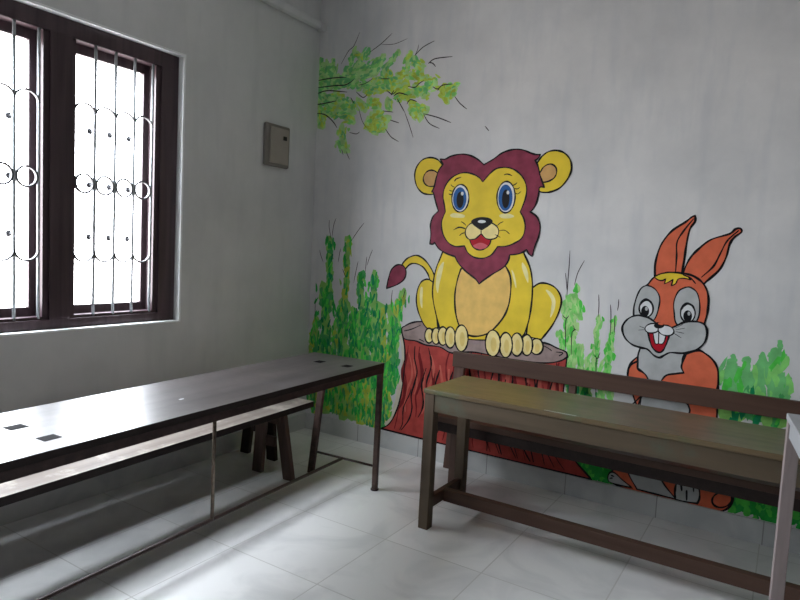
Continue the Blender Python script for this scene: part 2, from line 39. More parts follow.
  ('cut_top','stump_top',[(0.8368,0.8313,1),(0.8347,0.8658),(0.8582,0.8823),(0.905,0.908),(0.9753,0.9257),(1.0687,0.9254),(1.1696,0.8895),(1.423,0.8922),(1.6936,0.8863),(1.8527,0.8873),(1.9281,0.8666),(1.9838,0.8498),(1.9949,0.8214,1),(1.9518,0.7914),(1.8614,0.7666),(1.7027,0.7567),(1.5353,0.7652),(1.3747,0.7696),(1.2311,0.744),(1.1394,0.7722),(1.0319,0.7721),(0.9521,0.7896),(0.8636,0.7927)],9,[],[('black',7,[(0.8522,0.8469),(0.9154,0.8679),(0.9846,0.9028)]),('black',7,[(0.9749,0.8061),(1.0069,0.7963),(1.0151,0.7905)]),('black',8,[(1.9238,0.8419),(1.9663,0.8415),(1.9436,0.8204)]),('black',6,[(1.8221,0.8774),(1.8733,0.8595),(1.8991,0.8447)])],'grey brown cut top of stump'),
 ],
 'rabbit': [
  ('ear','rabbit_orange',[(2.4428,1.3178,1),(2.4386,1.4004),(2.4585,1.4963),(2.5053,1.5731),(2.5704,1.6242),(2.5967,1.6492),(2.6149,1.6605,1),(2.6175,1.6288),(2.596,1.5879),(2.5855,1.5074),(2.5811,1.4205),(2.5732,1.3328,1)],12,[],[('black',9,[(2.6096,1.6433),(2.5682,1.581),(2.5387,1.5181),(2.5424,1.4435),(2.5441,1.3497)])],None),
  ('ear','rabbit_orange',[(2.5823,1.3334,1),(2.5851,1.371),(2.6084,1.4343),(2.6439,1.4827),(2.7005,1.536),(2.7842,1.5687),(2.8087,1.5932),(2.8294,1.5972),(2.8371,1.5797),(2.8069,1.5515),(2.7886,1.5151),(2.7781,1.4487),(2.7514,1.381),(2.6964,1.3165),(2.6763,1.2905,1)],12,[],[('black',9,[(2.8249,1.5876),(2.7765,1.5326),(2.7498,1.4655),(2.7228,1.3975),(2.6703,1.3368)])],None),
  ('body','rabbit_orange',[(2.4489,0.911,1),(2.3784,0.8679),(2.3452,0.8123),(2.3455,0.7384),(2.3852,0.6424),(2.4264,0.5247),(2.3739,0.3707),(2.3111,0.2579),(2.3017,0.1617),(2.3267,0.1267),(2.4582,0.1165),(2.6654,0.1141),(2.836,0.1134),(2.8944,0.1456),(2.9123,0.2095),(2.8731,0.2908),(2.8147,0.3738),(2.8097,0.4912),(2.8035,0.6239),(2.7965,0.7665),(2.7841,0.86),(2.7361,0.9276),(2.6469,0.9586)],11,[],[],'orange furry body'),
  ('chest','rabbit_grey',[(2.3995,0.9382,1),(2.3881,0.8805),(2.3933,0.8136,1),(2.4325,0.7857),(2.4683,0.7296,1),(2.4177,0.6366),(2.397,0.4904),(2.3676,0.3115),(2.3857,0.2171),(2.4409,0.1323,1),(2.552,0.1293),(2.6441,0.128,1),(2.5777,0.1954),(2.5523,0.2569),(2.5785,0.4426),(2.6737,0.6268),(2.5337,0.7512,1),(2.5507,0.7925),(2.6089,0.8178),(2.6579,0.8225),(2.6673,0.8266,1),(2.6157,0.8569,1),(2.6171,0.9006),(2.6283,0.9455,1),(2.5084,0.9409)],10,[],[('black',9,[(2.3626,0.587),(2.3923,0.6208),(2.4212,0.6599)]),('black',9,[(2.4203,0.6031),(2.4221,0.6487)])],'pale grey chest and belly'),
  ('arm','rabbit_orange',[(2.3903,0.8527,1),(2.355,0.8251),(2.3447,0.7838),(2.3557,0.7457),(2.4636,0.7232,1),(2.4381,0.7809),(2.3937,0.8081)],10,[],[],None),
  ('shoulder','rabbit_orange',[(2.6301,0.9241,1),(2.6914,0.9483),(2.7459,0.9236),(2.7828,0.8757),(2.7931,0.8084),(2.7793,0.7477),(2.6637,0.7502),(2.5176,0.7597,1),(2.5453,0.7972),(2.6091,0.8151),(2.6285,0.8208,1),(2.6133,0.8566)],10,[],[],None),
  ('foot','rabbit_grey',[(2.285,0.1373,1),(2.2785,0.1608),(2.286,0.1877),(2.3007,0.1975),(2.3249,0.1908),(2.356,0.1673),(2.4166,0.133,1),(2.3235,0.1318)],9,[],[('black',7,[(2.2883,0.1569),(2.3068,0.164)]),('black',7,[(2.2939,0.1771),(2.3144,0.1733)])],None),
  ('foot','rabbit_grey',[(2.6415,0.1245,1),(2.6357,0.1707),(2.6424,0.22),(2.6775,0.2464),(2.7242,0.252),(2.7498,0.2175),(2.758,0.167),(2.7495,0.132,1),(2.6924,0.1262)],11,[],[('black',10,[(2.6608,0.2304),(2.6691,0.1793)]),('black',10,[(2.6925,0.1912),(2.6971,0.1333)]),('black',9,[(2.7205,0.2453),(2.7272,0.1883)])],None),
  ('tail','rabbit_orange',[(2.9078,0.2091),(2.9081,0.1875),(2.8966,0.1647),(2.8764,0.1467),(2.8527,0.1385),(2.8319,0.1423),(2.8197,0.1573),(2.8195,0.1793),(2.8313,0.2023),(2.8518,0.2201),(2.8754,0.228),(2.8959,0.224)],11,[],[],None),
  ('head','rabbit_orange',[(2.3484,1.1061),(2.3506,1.1781),(2.372,1.2411),(2.4074,1.2792),(2.4373,1.3215),(2.4824,1.3444),(2.5278,1.3542),(2.5824,1.3537),(2.6371,1.3397),(2.684,1.3042),(2.7103,1.2483),(2.7158,1.1812),(2.7083,1.1127),(2.6806,1.0218),(2.5228,0.9528),(2.3869,0.987)],12,[],[],None),
  ('eye_patch','rabbit_grey',[(2.4078,1.2742),(2.3756,1.2566),(2.3539,1.1988),(2.348,1.1368),(2.3605,1.0765),(2.4192,1.0673),(2.4597,1.0969),(2.4757,1.169),(2.4736,1.219),(2.447,1.259)],8,[],[],'grey eye patch'),
  ('eye_patch','rabbit_grey',[(2.6062,1.281),(2.5676,1.2564),(2.5492,1.2005),(2.5536,1.1463),(2.5727,1.0787),(2.6406,1.0762),(2.6727,1.1187),(2.676,1.1872),(2.6604,1.2491),(2.6334,1.2762)],8,[],[],'grey eye patch'),
  ('eye','white_paint',[(2.4469,1.1512),(2.444,1.1277),(2.4322,1.1095),(2.4146,1.1015),(2.396,1.1059),(2.3814,1.1216),(2.3746,1.1445),(2.3777,1.1682),(2.3897,1.1864),(2.4074,1.1942),(2.4259,1.1896),(2.4403,1.1738)],9,[('black',[(2.4274,1.1342),(2.4258,1.1188),(2.419,1.107),(2.4088,1.1019),(2.398,1.1049),(2.3894,1.1153),(2.3854,1.1302),(2.3871,1.1456),(2.3939,1.1574),(2.4041,1.1625),(2.4149,1.1594),(2.4234,1.149)]),('rabbit_grey',[(2.4196,1.1477),(2.419,1.142),(2.4166,1.1377),(2.4129,1.1359),(2.409,1.137),(2.4059,1.1408),(2.4044,1.1462),(2.405,1.1519),(2.4075,1.1562),(2.4112,1.158),(2.4151,1.1569),(2.4182,1.1531)])],[('black',13,[(2.3735,1.1587),(2.3863,1.183),(2.4071,1.1972),(2.4316,1.1861),(2.4463,1.1592)])],None),
  ('eye','white_paint',[(2.6572,1.1465),(2.6544,1.1218),(2.643,1.1026),(2.6257,1.0942),(2.6074,1.0989),(2.5928,1.1155),(2.586,1.1395),(2.5889,1.1645),(2.6006,1.1836),(2.6179,1.1918),(2.6361,1.1868),(2.6505,1.1703)],9,[('black',[(2.6435,1.1295),(2.6419,1.1136),(2.635,1.1014),(2.6247,1.0961),(2.6137,1.0992),(2.6049,1.1098),(2.6007,1.1252),(2.6024,1.1411),(2.6093,1.1533),(2.6197,1.1585),(2.6307,1.1554),(2.6394,1.1447)]),('rabbit_grey',[(2.6344,1.1423),(2.6339,1.1368),(2.6316,1.1327),(2.6282,1.1309),(2.6245,1.132),(2.6216,1.1356),(2.6202,1.1409),(2.6207,1.1464),(2.623,1.1505),(2.6264,1.1523),(2.6301,1.1512),(2.633,1.1476)])],[('black',13,[(2.5849,1.1533),(2.5972,1.1801),(2.6176,1.1947),(2.6418,1.1831),(2.6566,1.1542)])],None),
  ('cheeks','rabbit_grey',[(2.4662,1.0754,1),(2.4214,1.1011),(2.3679,1.106),(2.3207,1.0827),(2.2928,1.0331),(2.309,0.9778),(2.3514,0.9415),(2.4011,0.9292),(2.4352,0.9244),(2.4709,0.8954),(2.4999,0.8871),(2.5221,0.9023),(2.5531,0.9215),(2.6167,0.927),(2.6773,0.9527),(2.7134,0.9965),(2.7221,1.051),(2.7057,1.091),(2.6652,1.1023),(2.6122,1.0948),(2.5646,1.0659),(2.516,1.0375,1)],12,[],[('black',3,[(2.4118,1.039),(2.3821,1.048)]),('black',3,[(2.4106,1.0307),(2.3791,1.0251)]),('black',3,[(2.5654,1.056),(2.6042,1.0821)]),('black',3,[(2.5687,1.0484),(2.6149,1.0615)]),('black',3,[(2.5695,1.0386),(2.6126,1.0336)]),('black',3,[(2.563,1.0279),(2.6012,1.0074)])],'round grey cheeks'),
  ('mouth','mouth_red',[(2.4294,1.0226,1),(2.4402,0.9832),(2.4556,0.9443),(2.4764,0.9216),(2.4977,0.9152),(2.5136,0.9264),(2.527,0.9584),(2.5362,0.9947),(2.5428,1.0275,1),(2.4856,1.0442,1)],10,[],[],'red open mouth'),
  ('tooth','white_paint',[(2.456,1.0236,1),(2.484,1.041,1),(2.4883,0.9626,1),(2.4753,0.959),(2.4664,0.9762)],6,[],[],'white tooth'),
  ('tooth','white_paint',[(2.4858,1.0412,1),(2.5244,1.0254,1),(2.5185,0.9825),(2.5079,0.9631),(2.4901,0.9629,1)],6,[],[],'white tooth'),
  ('muzzle','white_paint',[(2.4892,1.0533),(2.4869,1.0393),(2.4752,1.0264),(2.4571,1.0179),(2.4374,1.0163),(2.4215,1.0219),(2.4136,1.0334),(2.416,1.0476),(2.4279,1.0606),(2.4462,1.0689),(2.4658,1.0704),(2.4815,1.0647)],8,[],[],None),
  ('muzzle','white_paint',[(2.5616,1.0345),(2.5547,1.0213),(2.5389,1.0128),(2.5183,1.0113),(2.4984,1.0172),(2.4847,1.0292),(2.4809,1.0438),(2.488,1.0571),(2.504,1.0656),(2.5247,1.0669),(2.5444,1.0608),(2.5578,1.049)],8,[],[],None),
  ('nose','black',[(2.458,1.0583),(2.4644,1.0742),(2.4827,1.0811),(2.5036,1.0763),(2.5121,1.0642),(2.501,1.0509),(2.4798,1.0455),(2.4654,1.049)],0,[('rabbit_orange',[(2.5056,1.0719),(2.5035,1.0686),(2.4982,1.0664),(2.4912,1.066),(2.4843,1.0675),(2.4794,1.0705),(2.4778,1.0742),(2.48,1.0775),(2.4853,1.0797),(2.4923,1.08),(2.4992,1.0785),(2.5041,1.0756)])],[],'black nose with orange tip'),
  ('forelock','lion_yellow',[(2.44,1.3237,1),(2.4731,1.3439),(2.5187,1.3537),(2.5737,1.3492),(2.6063,1.3357),(2.6226,1.3212,1),(2.589,1.3267),(2.5597,1.3208),(2.549,1.2944),(2.5289,1.2831,1),(2.5353,1.3182,1),(2.518,1.3041),(2.4932,1.2904,1),(2.4984,1.3186,1),(2.4807,1.3075),(2.459,1.31)],7,[],[('black',8,[(2.5832,1.344),(2.6201,1.3308),(2.6473,1.3015)])],'yellow forelock'),
 ],
}
FOLIAGE = {
 'left': ([(0.1725,1.4405,0.1888,0.9481,0.084,0),(0.343,1.4591,0.3302,0.9354,0.075,1),(0.473,1.2062,0.4777,0.8481,0.093,0),(0.5798,1.2082,0.5938,0.8606,0.084,0),(0.8353,1.0925,0.7475,0.8772,0.088,1),(0.0693,0.844,0.068,0.5361,0.079,1),(0.142,1.075,0.1891,0.4998,0.132,0),(0.024,0.7186,0.0363,0.4776,0.066,1),(0.3128,0.9596,0.3395,0.4693,0.154,0),(0.4748,0.8986,0.5034,0.3913,0.176,0),(0.624,0.9635,0.6587,0.3661,0.176,0),(0.7562,0.9762,0.7737,0.4355,0.121,0),(0.7064,0.5747,0.7047,0.1972,0.132,1),(0.4991,0.4677,0.5149,0.1867,0.198,1),(0.3367,0.5211,0.3537,0.2091,0.198,1),(0.1528,0.5478,0.1864,0.2323,0.198,0),(0.6243,0.4364,0.623,0.1943,0.154,1),(0.5275,0.2408,0.5605,0.2082,0.132,1),(0.0721,0.4558,0.1044,0.1636,0.132,1),(0.2501,0.2967,0.6374,0.2098,0.154,1),(0.05,0.2083,0.6696,0.1778,0.11,1),(0.7329,0.6283,0.7416,0.2295,0.101,1),(0.6794,0.2685,0.7165,0.1488,0.088,0),(0.7964,1.0286,0.7951,0.809,0.088,0),(0.4096,0.943,0.426,0.5341,0.088,0),(0.2484,0.8234,0.2558,0.5621,0.066,1),(0.5353,1.0303,0.5535,0.6034,0.066,0),(0.0754,0.7247,0.136,0.5455,0.101,0),(0.6774,0.9686,0.7005,0.5739,0.066,1),(0.7807,0.8073,0.7853,0.4871,0.088,0)],[('twig',5,[(0.1817,1.4537),(0.1572,1.5431),(0.1578,1.5945)]),('twig',5,[(0.1876,1.4668),(0.1992,1.5568),(0.2193,1.6083)]),('twig',5,[(0.3658,1.4473),(0.4241,1.5243),(0.4734,1.5801)]),('twig',5,[(0.4046,1.1461),(0.424,1.2484),(0.4365,1.3045)]),('twig',5,[(0.059,0.8429),(0.0542,0.9356),(0.0538,1.0099)]),('twig',5,[(0.1143,1.2824),(0.0881,1.3332),(0.0759,1.3719)]),('twig',5,[(0.256,1.2899),(0.2654,1.3544),(0.2733,1.3879)]),('twig',5,[(0.515,1.2787),(0.5358,1.3419),(0.5571,1.3924)]),('twig',5,[(0.5026,1.2281),(0.5075,1.3032),(0.5115,1.3408)]),('twig',5,[(0.7402,0.9991),(0.7366,1.06),(0.7417,1.1214)]),('twig',5,[(0.8283,1.0678),(0.8424,1.1172),(0.8465,1.1415)]),('twig',5,[(0.3329,1.1793),(0.2975,1.241)])]),
 'middle': ([(2.0153,1.2492,2.0217,1.1619,0.025,2),(2.0065,1.1679,2.019,1.0587,0.082,2),(1.9575,1.1267,1.9971,0.8933,0.057,2),(2.0301,1.1479,2.0511,1.062,0.047,2),(1.9999,1.0568,2.0227,0.7476,0.069,3),(1.9395,0.961,1.962,0.8589,0.041,3),(2.0641,0.8869,2.0749,0.7405,0.057,2),(2.1587,1.0656,2.1538,0.942,0.041,2),(2.1549,0.9276,2.1466,0.7513,0.054,2),(2.246,1.0746,2.2348,0.8943,0.038,2),(2.2326,0.9228,2.2249,0.7485,0.054,2),(2.1127,0.8198,2.1335,0.7346,0.047,3),(2.0175,0.717,2.0256,0.6059,0.069,0),(2.0905,0.7281,2.1301,0.5865,0.095,0),(2.1922,0.7144,2.2149,0.6013,0.063,2),(2.2478,0.7231,2.2565,0.6085,0.047,2)],[('twig',5,[(1.9638,1.4478),(1.9656,1.3631),(1.9646,1.2749),(1.9656,1.1792)]),('twig',5,[(1.9467,1.315),(1.9568,1.2597),(1.963,1.2159)]),('twig',5,[(2.0526,1.394),(2.0201,1.3225),(2.005,1.2485)]),('twig',5,[(2.1482,1.2044),(2.1541,1.1445),(2.1551,1.0754)]),('twig',5,[(2.2179,1.1531),(2.2251,1.0939),(2.231,0.98)]),('twig',5,[(2.2471,1.096),(2.2519,0.9968)]),('twig',5,[(2.2607,1.1867),(2.2618,1.1542),(2.2588,1.1228)]),('twig',5,[(1.9748,1.0542),(1.9695,1.024),(1.9799,0.8612)]),('twig',5,[(1.9467,1.0692),(1.9599,1.0527),(1.975,1.0513),(1.9843,1.067)]),('twig',5,[(2.0135,1.0138),(2.0244,0.9855),(2.0108,0.9692),(2.0162,0.8362)]),('twig',5,[(2.0344,0.9896),(2.0158,0.9816)]),('twig',5,[(2.1803,0.8727),(2.1689,0.8349),(2.1614,0.8411),(2.177,0.5947)]),('twig',5,[(2.1502,0.8571),(2.163,0.8384)])]),
 'right': ([(2.8485,0.9044,2.8376,0.8504,0.063,8),(2.8531,0.9399,2.8621,0.9238,0.034,8),(2.9145,0.9276,2.914,0.8446,0.055,8),(3.0508,1.0372,3.054,0.9335,0.034,8),(3.0292,0.9891,3.0257,0.8618,0.055,8),(2.9778,0.9653,2.9748,0.9138,0.034,8),(3.0708,0.9695,3.0639,0.8845,0.05,8),(2.8603,0.8538,2.8703,0.7331,0.126,8),(2.9697,0.8874,2.9767,0.7168,0.126,8),(3.0498,0.8824,3.0499,0.7128,0.105,8),(2.9087,0.8178,2.9489,0.6946,0.126,8),(2.8298,0.8141,2.8462,0.7465,0.042,8),(3.0946,0.8556,3.0921,0.7204,0.055,8),(2.8746,0.6812,3.0683,0.6651,0.189,0),(2.8718,0.7158,3.0942,0.6954,0.105,8),(3.0935,0.7037,3.1516,0.6809,0.084,8)],[]),
 'strip_a': ([(2.0864,0.2667,2.229,0.2271,0.189,4),(2.2228,0.3087,2.3146,0.2118,0.214,4),(2.1751,0.1787,2.3008,0.1732,0.113,4),(2.0753,0.3368,2.3889,0.3163,0.252,4)],[]),
 'strip_b': ([(2.9136,0.1938,3.2079,0.1901,0.164,4),(2.9182,0.2485,3.201,0.2699,0.214,4),(2.932,0.3584,3.1945,0.3447,0.214,4),(3.1599,0.2591,3.368,0.215,0.214,4)],[]),
 'branch': ([(0.0328,2.7002,0.139,2.6806,0.104,5),(0.3373,2.7599,0.3787,2.724,0.07,6),(0.263,2.6592,0.4409,2.6554,0.087,5),(0.6363,2.5437,0.5963,2.593,0.087,6),(0.9217,2.5373,0.9921,2.5014,0.062,7),(0.3892,2.5371,0.5051,2.5414,0.07,5),(0.0192,2.7582,0.0255,2.6365,0.059,5),(0.1356,2.7446,0.1411,2.6405,0.052,5),(0.0737,2.7278,0.0894,2.6299,0.07,5),(0.3256,2.7924,0.2907,2.7031,0.059,6),(0.4343,2.7711,0.3416,2.6818,0.062,5),(0.5344,2.6906,0.4232,2.6265,0.087,5),(0.6892,2.7322,0.5672,2.6112,0.059,5),(0.5704,2.7166,0.5198,2.6162,0.059,5),(0.7889,2.7126,0.7607,2.5906,0.062,6),(0.8089,2.6736,0.8833,2.5994,0.07,6),(0.0156,2.6213,0.3064,2.5998,0.087,5),(0.0182,2.5724,0.3685,2.5546,0.076,5),(0.3451,2.6192,0.5006,2.6183,0.096,5),(0.0216,2.5072,0.1523,2.4316,0.104,5),(0.0034,2.4436,0.0542,2.2931,0.095,6),(0.1497,2.4799,0.3182,2.3868,0.104,6),(0.2181,2.3626,0.3226,2.3077,0.083,6),(0.0917,2.388,0.2574,2.3915,0.104,6),(0.3756,2.4293,0.4373,2.3777,0.07,6),(0.4736,2.4213,0.5418,2.4004,0.087,7),(0.4497,2.5005,0.6381,2.5134,0.087,6),(0.5042,2.5568,0.7109,2.5214,0.104,6),(0.7073,2.5814,0.887,2.5408,0.07,7),(0.7154,2.4463,0.8056,2.4384,0.096,7),(0.8754,2.4469,0.9755,2.4958,0.079,6),(0.8384,2.4797,0.9281,2.4349,0.079,6),(0.827,2.3775,0.8855,2.2846,0.087,7),(0.8289,2.3478,0.9254,2.3404,0.087,7),(1.0459,2.446,1.1588,2.478,0.052,6),(1.0645,2.4157,1.1289,2.4384,0.083,7),(1.0608,2.4732,1.0918,2.3776,0.059,7),(0.2345,2.2497,0.2621,2.1203,0.094,6),(0.2191,2.1544,0.2936,2.103,0.07,6),(0.5358,2.3395,0.5229,2.2325,0.104,7),(0.4807,2.2971,0.6143,2.2881,0.104,7),(0.4843,2.2348,0.5981,2.2433,0.087,6),(0.6258,2.4088,0.6462,2.3769,0.076,6),(0.676,2.4948,0.7652,2.5162,0.087,7),(0.9944,2.4651,1.0452,2.4575,0.017,6)],[('twig',5.4,[(0.2054,2.7097),(0.2657,2.792),(0.3138,2.8249),(0.3603,2.9113)]),('twig',5.4,[(0.4578,2.7637),(0.5464,2.8071),(0.6356,2.8655)]),('twig',3.6,[(0.5505,2.802),(0.6583,2.7925),(0.7614,2.8143)]),('twig',6.3,[(0.8252,2.6936),(0.8832,2.7402),(0.9716,2.7718)]),('twig',4.5,[(0.8252,2.6936),(0.8441,2.7277),(0.8524,2.763)]),('twig',7.2,[(0.933,2.6301),(0.9823,2.6561),(1.1116,2.6549)]),('twig',7.2,[(0.936,2.637),(0.9671,2.6291),(0.9906,2.605)]),('twig',8.1,[(-0.0163,2.6147),(0.1214,2.6202),(0.2554,2.6129)]),('twig',8.1,[(-0.0137,2.5641),(0.1453,2.5635),(0.2583,2.5606),(0.3269,2.5899)]),('twig',8.1,[(-0.022,2.5159),(0.084,2.534),(0.2713,2.5074)]),('twig',8.1,[(-0.0224,2.4408),(0.0675,2.4449),(0.1761,2.4537)]),('twig',8.1,[(-0.0148,2.3779),(0.0718,2.3635),(0.1483,2.3113),(0.1927,2.2603)]),('twig',5.4,[(0.3073,2.2216),(0.3682,2.2071),(0.3991,2.2211)]),('twig',5.4,[(0.2843,2.0874),(0.3178,2.0302)]),('twig',5.4,[(0.2424,2.1052),(0.259,2.0644)]),('twig',6.3,[(0.6179,2.2269),(0.6677,2.1707),(0.7304,2.1357)]),('twig',5.4,[(0.5918,2.3507),(0.6763,2.3368)]),('twig',6.3,[(0.6516,2.2856),(0.7265,2.261)]),('twig',4.5,[(0.3822,2.3819),(0.4123,2.3017),(0.4546,2.2444)]),('twig',7.2,[(0.7021,2.425),(0.7675,2.3301)]),('twig',5.4,[(0.7675,2.3301),(0.8085,2.2453),(0.8459,2.1568)]),('twig',7.2,[(0.6118,2.4887),(0.6598,2.4587),(0.6953,2.4781)]),('twig',8.1,[(0.651,2.452),(0.6731,2.4831)]),('twig',8.1,[(0.67,2.4428),(0.7145,2.4614),(0.7877,2.44)]),('twig',7.2,[(0.9766,2.4783),(1.0149,2.4603),(1.052,2.4812),(1.1261,2.4812)]),('twig',7.2,[(1.0156,2.4488),(1.0277,2.4692)]),('twig',6.3,[(1.1443,2.4016),(1.1829,2.356),(1.2369,2.3137)]),('twig',7.2,[(0.9152,2.3089),(1.0231,2.278),(1.1288,2.2364)]),('twig',6.3,[(0.919,2.3043),(0.9659,2.2426),(1.0446,2.2043)]),('twig',7.2,[(0.7824,2.3811),(0.8074,2.4087),(0.8613,2.3924)]),('twig',7.2,[(0.7841,2.4995),(0.8379,2.4871),(0.8716,2.5088),(0.9053,2.5244)]),('twig',6.3,[(0.5602,2.571),(0.6315,2.5638)]),('twig',6.3,[(0.3517,2.5017),(0.4133,2.4573),(0.4511,2.4772)]),('twig',4.5,[(0.369,2.5468),(0.4274,2.552),(0.4932,2.5808)]),('twig',6.3,[(0.3038,2.4667),(0.3361,2.4247)])]),
}
SMALL_MARK = [(1.3698,2.2005),(1.3993,2.168)]
PALE_EDGE = [(0.8295,0.8165,1),(0.8552,0.743),(0.8636,0.5766),(0.8453,0.419),(0.8086,0.2565),(0.7672,0.1885),(0.7348,0.1634,1)]

# ------------------------------------------------------------------ materials
MATS = {}
def new_mat(name):
    m = bpy.data.materials.new(name); m.use_nodes = True
    MATS[name] = m
    nt = m.node_tree
    return m, nt, nt.nodes['Principled BSDF']
def paint(name, c, rough=0.55, var=0.12, scale=22.0, spec=0.3, stretch=(1, 1, 1), metal=0.0, c2=None, bump=0.0):
    """plain surface colour with a soft procedural mottling"""
    m, nt, b = new_mat(name)
    tc = nt.nodes.new('ShaderNodeTexCoord'); mp = nt.nodes.new('ShaderNodeMapping')
    mp.inputs['Scale'].default_value = stretch
    nz = nt.nodes.new('ShaderNodeTexNoise'); nz.inputs['Scale'].default_value = scale; nz.inputs['Detail'].default_value = 4
    rp = nt.nodes.new('ShaderNodeValToRGB')
    lo = tuple(v * (1 - var) for v in c); hi = tuple(min(1, v * (1 + var)) for v in (c2 or c))
    rp.color_ramp.elements[0].position = .32; rp.color_ramp.elements[1].position = .68
    rp.color_ramp.elements[0].color = (*lo, 1); rp.color_ramp.elements[1].color = (*hi, 1)
    L = nt.links.new
    L(tc.outputs['Object'], mp.inputs['Vector']); L(mp.outputs['Vector'], nz.inputs['Vector'])
    L(nz.outputs['Fac'], rp.inputs['Fac']); L(rp.outputs['Color'], b.inputs['Base Color'])
    b.inputs['Roughness'].default_value = rough; b.inputs['Specular IOR Level'].default_value = spec
    b.inputs['Metallic'].default_value = metal
    if bump:
        bp = nt.nodes.new('ShaderNodeBump'); bp.inputs['Strength'].default_value = bump; bp.inputs['Distance'].default_value = .003
        L(nz.outputs['Fac'], bp.inputs['Height']); L(bp.outputs['Normal'], b.inputs['Normal'])
    return m

def wall_mat(name, c1, c2, c3):
    """old distempered plaster: large cloudy patches, faint vertical roller streaks"""
    m, nt, b = new_mat(name); L = nt.links.new
    tc = nt.nodes.new('ShaderNodeTexCoord')
    n1 = nt.nodes.new('ShaderNodeTexNoise'); n1.inputs['Scale'].default_value = 1.6; n1.inputs['Detail'].default_value = 6; n1.inputs['Roughness'].default_value = .6
    L(tc.outputs['Object'], n1.inputs['Vector'])
    mp = nt.nodes.new('ShaderNodeMapping'); mp.inputs['Scale'].default_value = (7, 7, 1.3)
    L(tc.outputs['Object'], mp.inputs['Vector'])
    n2 = nt.nodes.new('ShaderNodeTexNoise'); n2.inputs['Scale'].default_value = 1.5; n2.inputs['Detail'].default_value = 5
    L(mp.outputs['Vector'], n2.inputs['Vector'])
    r1 = nt.nodes.new('ShaderNodeValToRGB'); r1.color_ramp.elements[0].position = .35; r1.color_ramp.elements[1].position = .65
    r1.color_ramp.elements[0].color = (*c1, 1); r1.color_ramp.elements[1].color = (*c2, 1)
    L(n1.outputs['Fac'], r1.inputs['Fac'])
    r2 = nt.nodes.new('ShaderNodeValToRGB'); r2.color_ramp.elements[0].position = .5; r2.color_ramp.elements[1].position = .75
    r2.color_ramp.elements[0].color = (0, 0, 0, 1); r2.color_ramp.elements[1].color = (.55, .55, .55, 1)
    L(n2.outputs['Fac'], r2.inputs['Fac'])
    mx = nt.nodes.new('ShaderNodeMix'); mx.data_type = 'RGBA'
    L(r2.outputs['Color'], mx.inputs['Factor']); L(r1.outputs['Color'], mx.inputs[6]); mx.inputs[7].default_value = (*c3, 1)
    L(mx.outputs[2], b.inputs['Base Color'])
    b.inputs['Roughness'].default_value = .6; b.inputs['Specular IOR Level'].default_value = .25
    bp = nt.nodes.new('ShaderNodeBump'); bp.inputs['Strength'].default_value = .25; bp.inputs['Distance'].default_value = .004
    n3 = nt.nodes.new('ShaderNodeTexNoise'); n3.inputs['Scale'].default_value = 14; n3.inputs['Detail'].default_value = 4
    L(tc.outputs['Object'], n3.inputs['Vector']); L(n3.outputs['Fac'], bp.inputs['Height']); L(bp.outputs['Normal'], b.inputs['Normal'])
    return m

def tile_mat(name, size, mortar, off, vert=False, rough=.22, c1=(.66, .67, .66), c2=(.52, .54, .54), joint=(.30, .30, .29)):
    m, nt, b = new_mat(name); L = nt.links.new
    tc = nt.nodes.new('ShaderNodeTexCoord'); mp = nt.nodes.new('ShaderNodeMapping')
    mp.inputs['Location'].default_value = off
    if vert == 'x': mp.inputs['Rotation'].default_value = (PI / 2, 0, 0)
    if vert == 'y': mp.inputs['Rotation'].default_value = (PI / 2, 0, PI / 2)
    L(tc.outputs['Object'], mp.inputs['Vector'])
    br = nt.nodes.new('ShaderNodeTexBrick'); br.offset = 0; br.squash = 1
    br.inputs['Scale'].default_value = 1; br.inputs['Brick Width'].default_value = size
    br.inputs['Row Height'].default_value = size; br.inputs['Mortar Size'].default_value = mortar
    br.inputs['Mortar Smooth'].default_value = .1; br.inputs['Bias'].default_value = 0
    br.inputs['Color1'].default_value = (1, 1, 1, 1); br.inputs['Color2'].default_value = (.93, .93, .93, 1); br.inputs['Mortar'].default_value = (0, 0, 0, 1)
    L(mp.outputs['Vector'], br.inputs['Vector'])
    nz = nt.nodes.new('ShaderNodeTexNoise'); nz.inputs['Scale'].default_value = 3.2; nz.inputs['Detail'].default_value = 8; nz.inputs['Distortion'].default_value = 1.2
    L(tc.outputs['Object'], nz.inputs['Vector'])
    rp = nt.nodes.new('ShaderNodeValToRGB'); e = rp.color_ramp.elements
    e[0].position = .38; e[0].color = (*c2, 1); e[1].position = .55; e[1].color = (*c1, 1)
    L(nz.outputs['Fac'], rp.inputs['Fac'])
    mu = nt.nodes.new('ShaderNodeMix'); mu.data_type = 'RGBA'; mu.blend_type = 'MULTIPLY'; mu.inputs['Factor'].default_value = 1
    L(rp.outputs['Color'], mu.inputs[6]); L(br.outputs['Color'], mu.inputs[7])
    mx = nt.nodes.new('ShaderNodeMix'); mx.data_type = 'RGBA'
    L(br.outputs['Fac'], mx.inputs['Factor']); L(mu.outputs[2], mx.inputs[6]); mx.inputs[7].default_value = (*joint, 1)
    L(mx.outputs[2], b.inputs['Base Color'])
    r2 = nt.nodes.new('ShaderNodeMapRange'); r2.inputs['To Min'].default_value = rough; r2.inputs['To Max'].default_value = rough + .16
    n2 = nt.nodes.new('ShaderNodeTexNoise'); n2.inputs['Scale'].default_value = 5; n2.inputs['Detail'].default_value = 6
    L(tc.outputs['Object'], n2.inputs['Vector']); L(n2.outputs['Fac'], r2.inputs['Value']); L(r2.outputs['Result'], b.inputs['Roughness'])
    b.inputs['Specular IOR Level'].default_value = .5
    return m

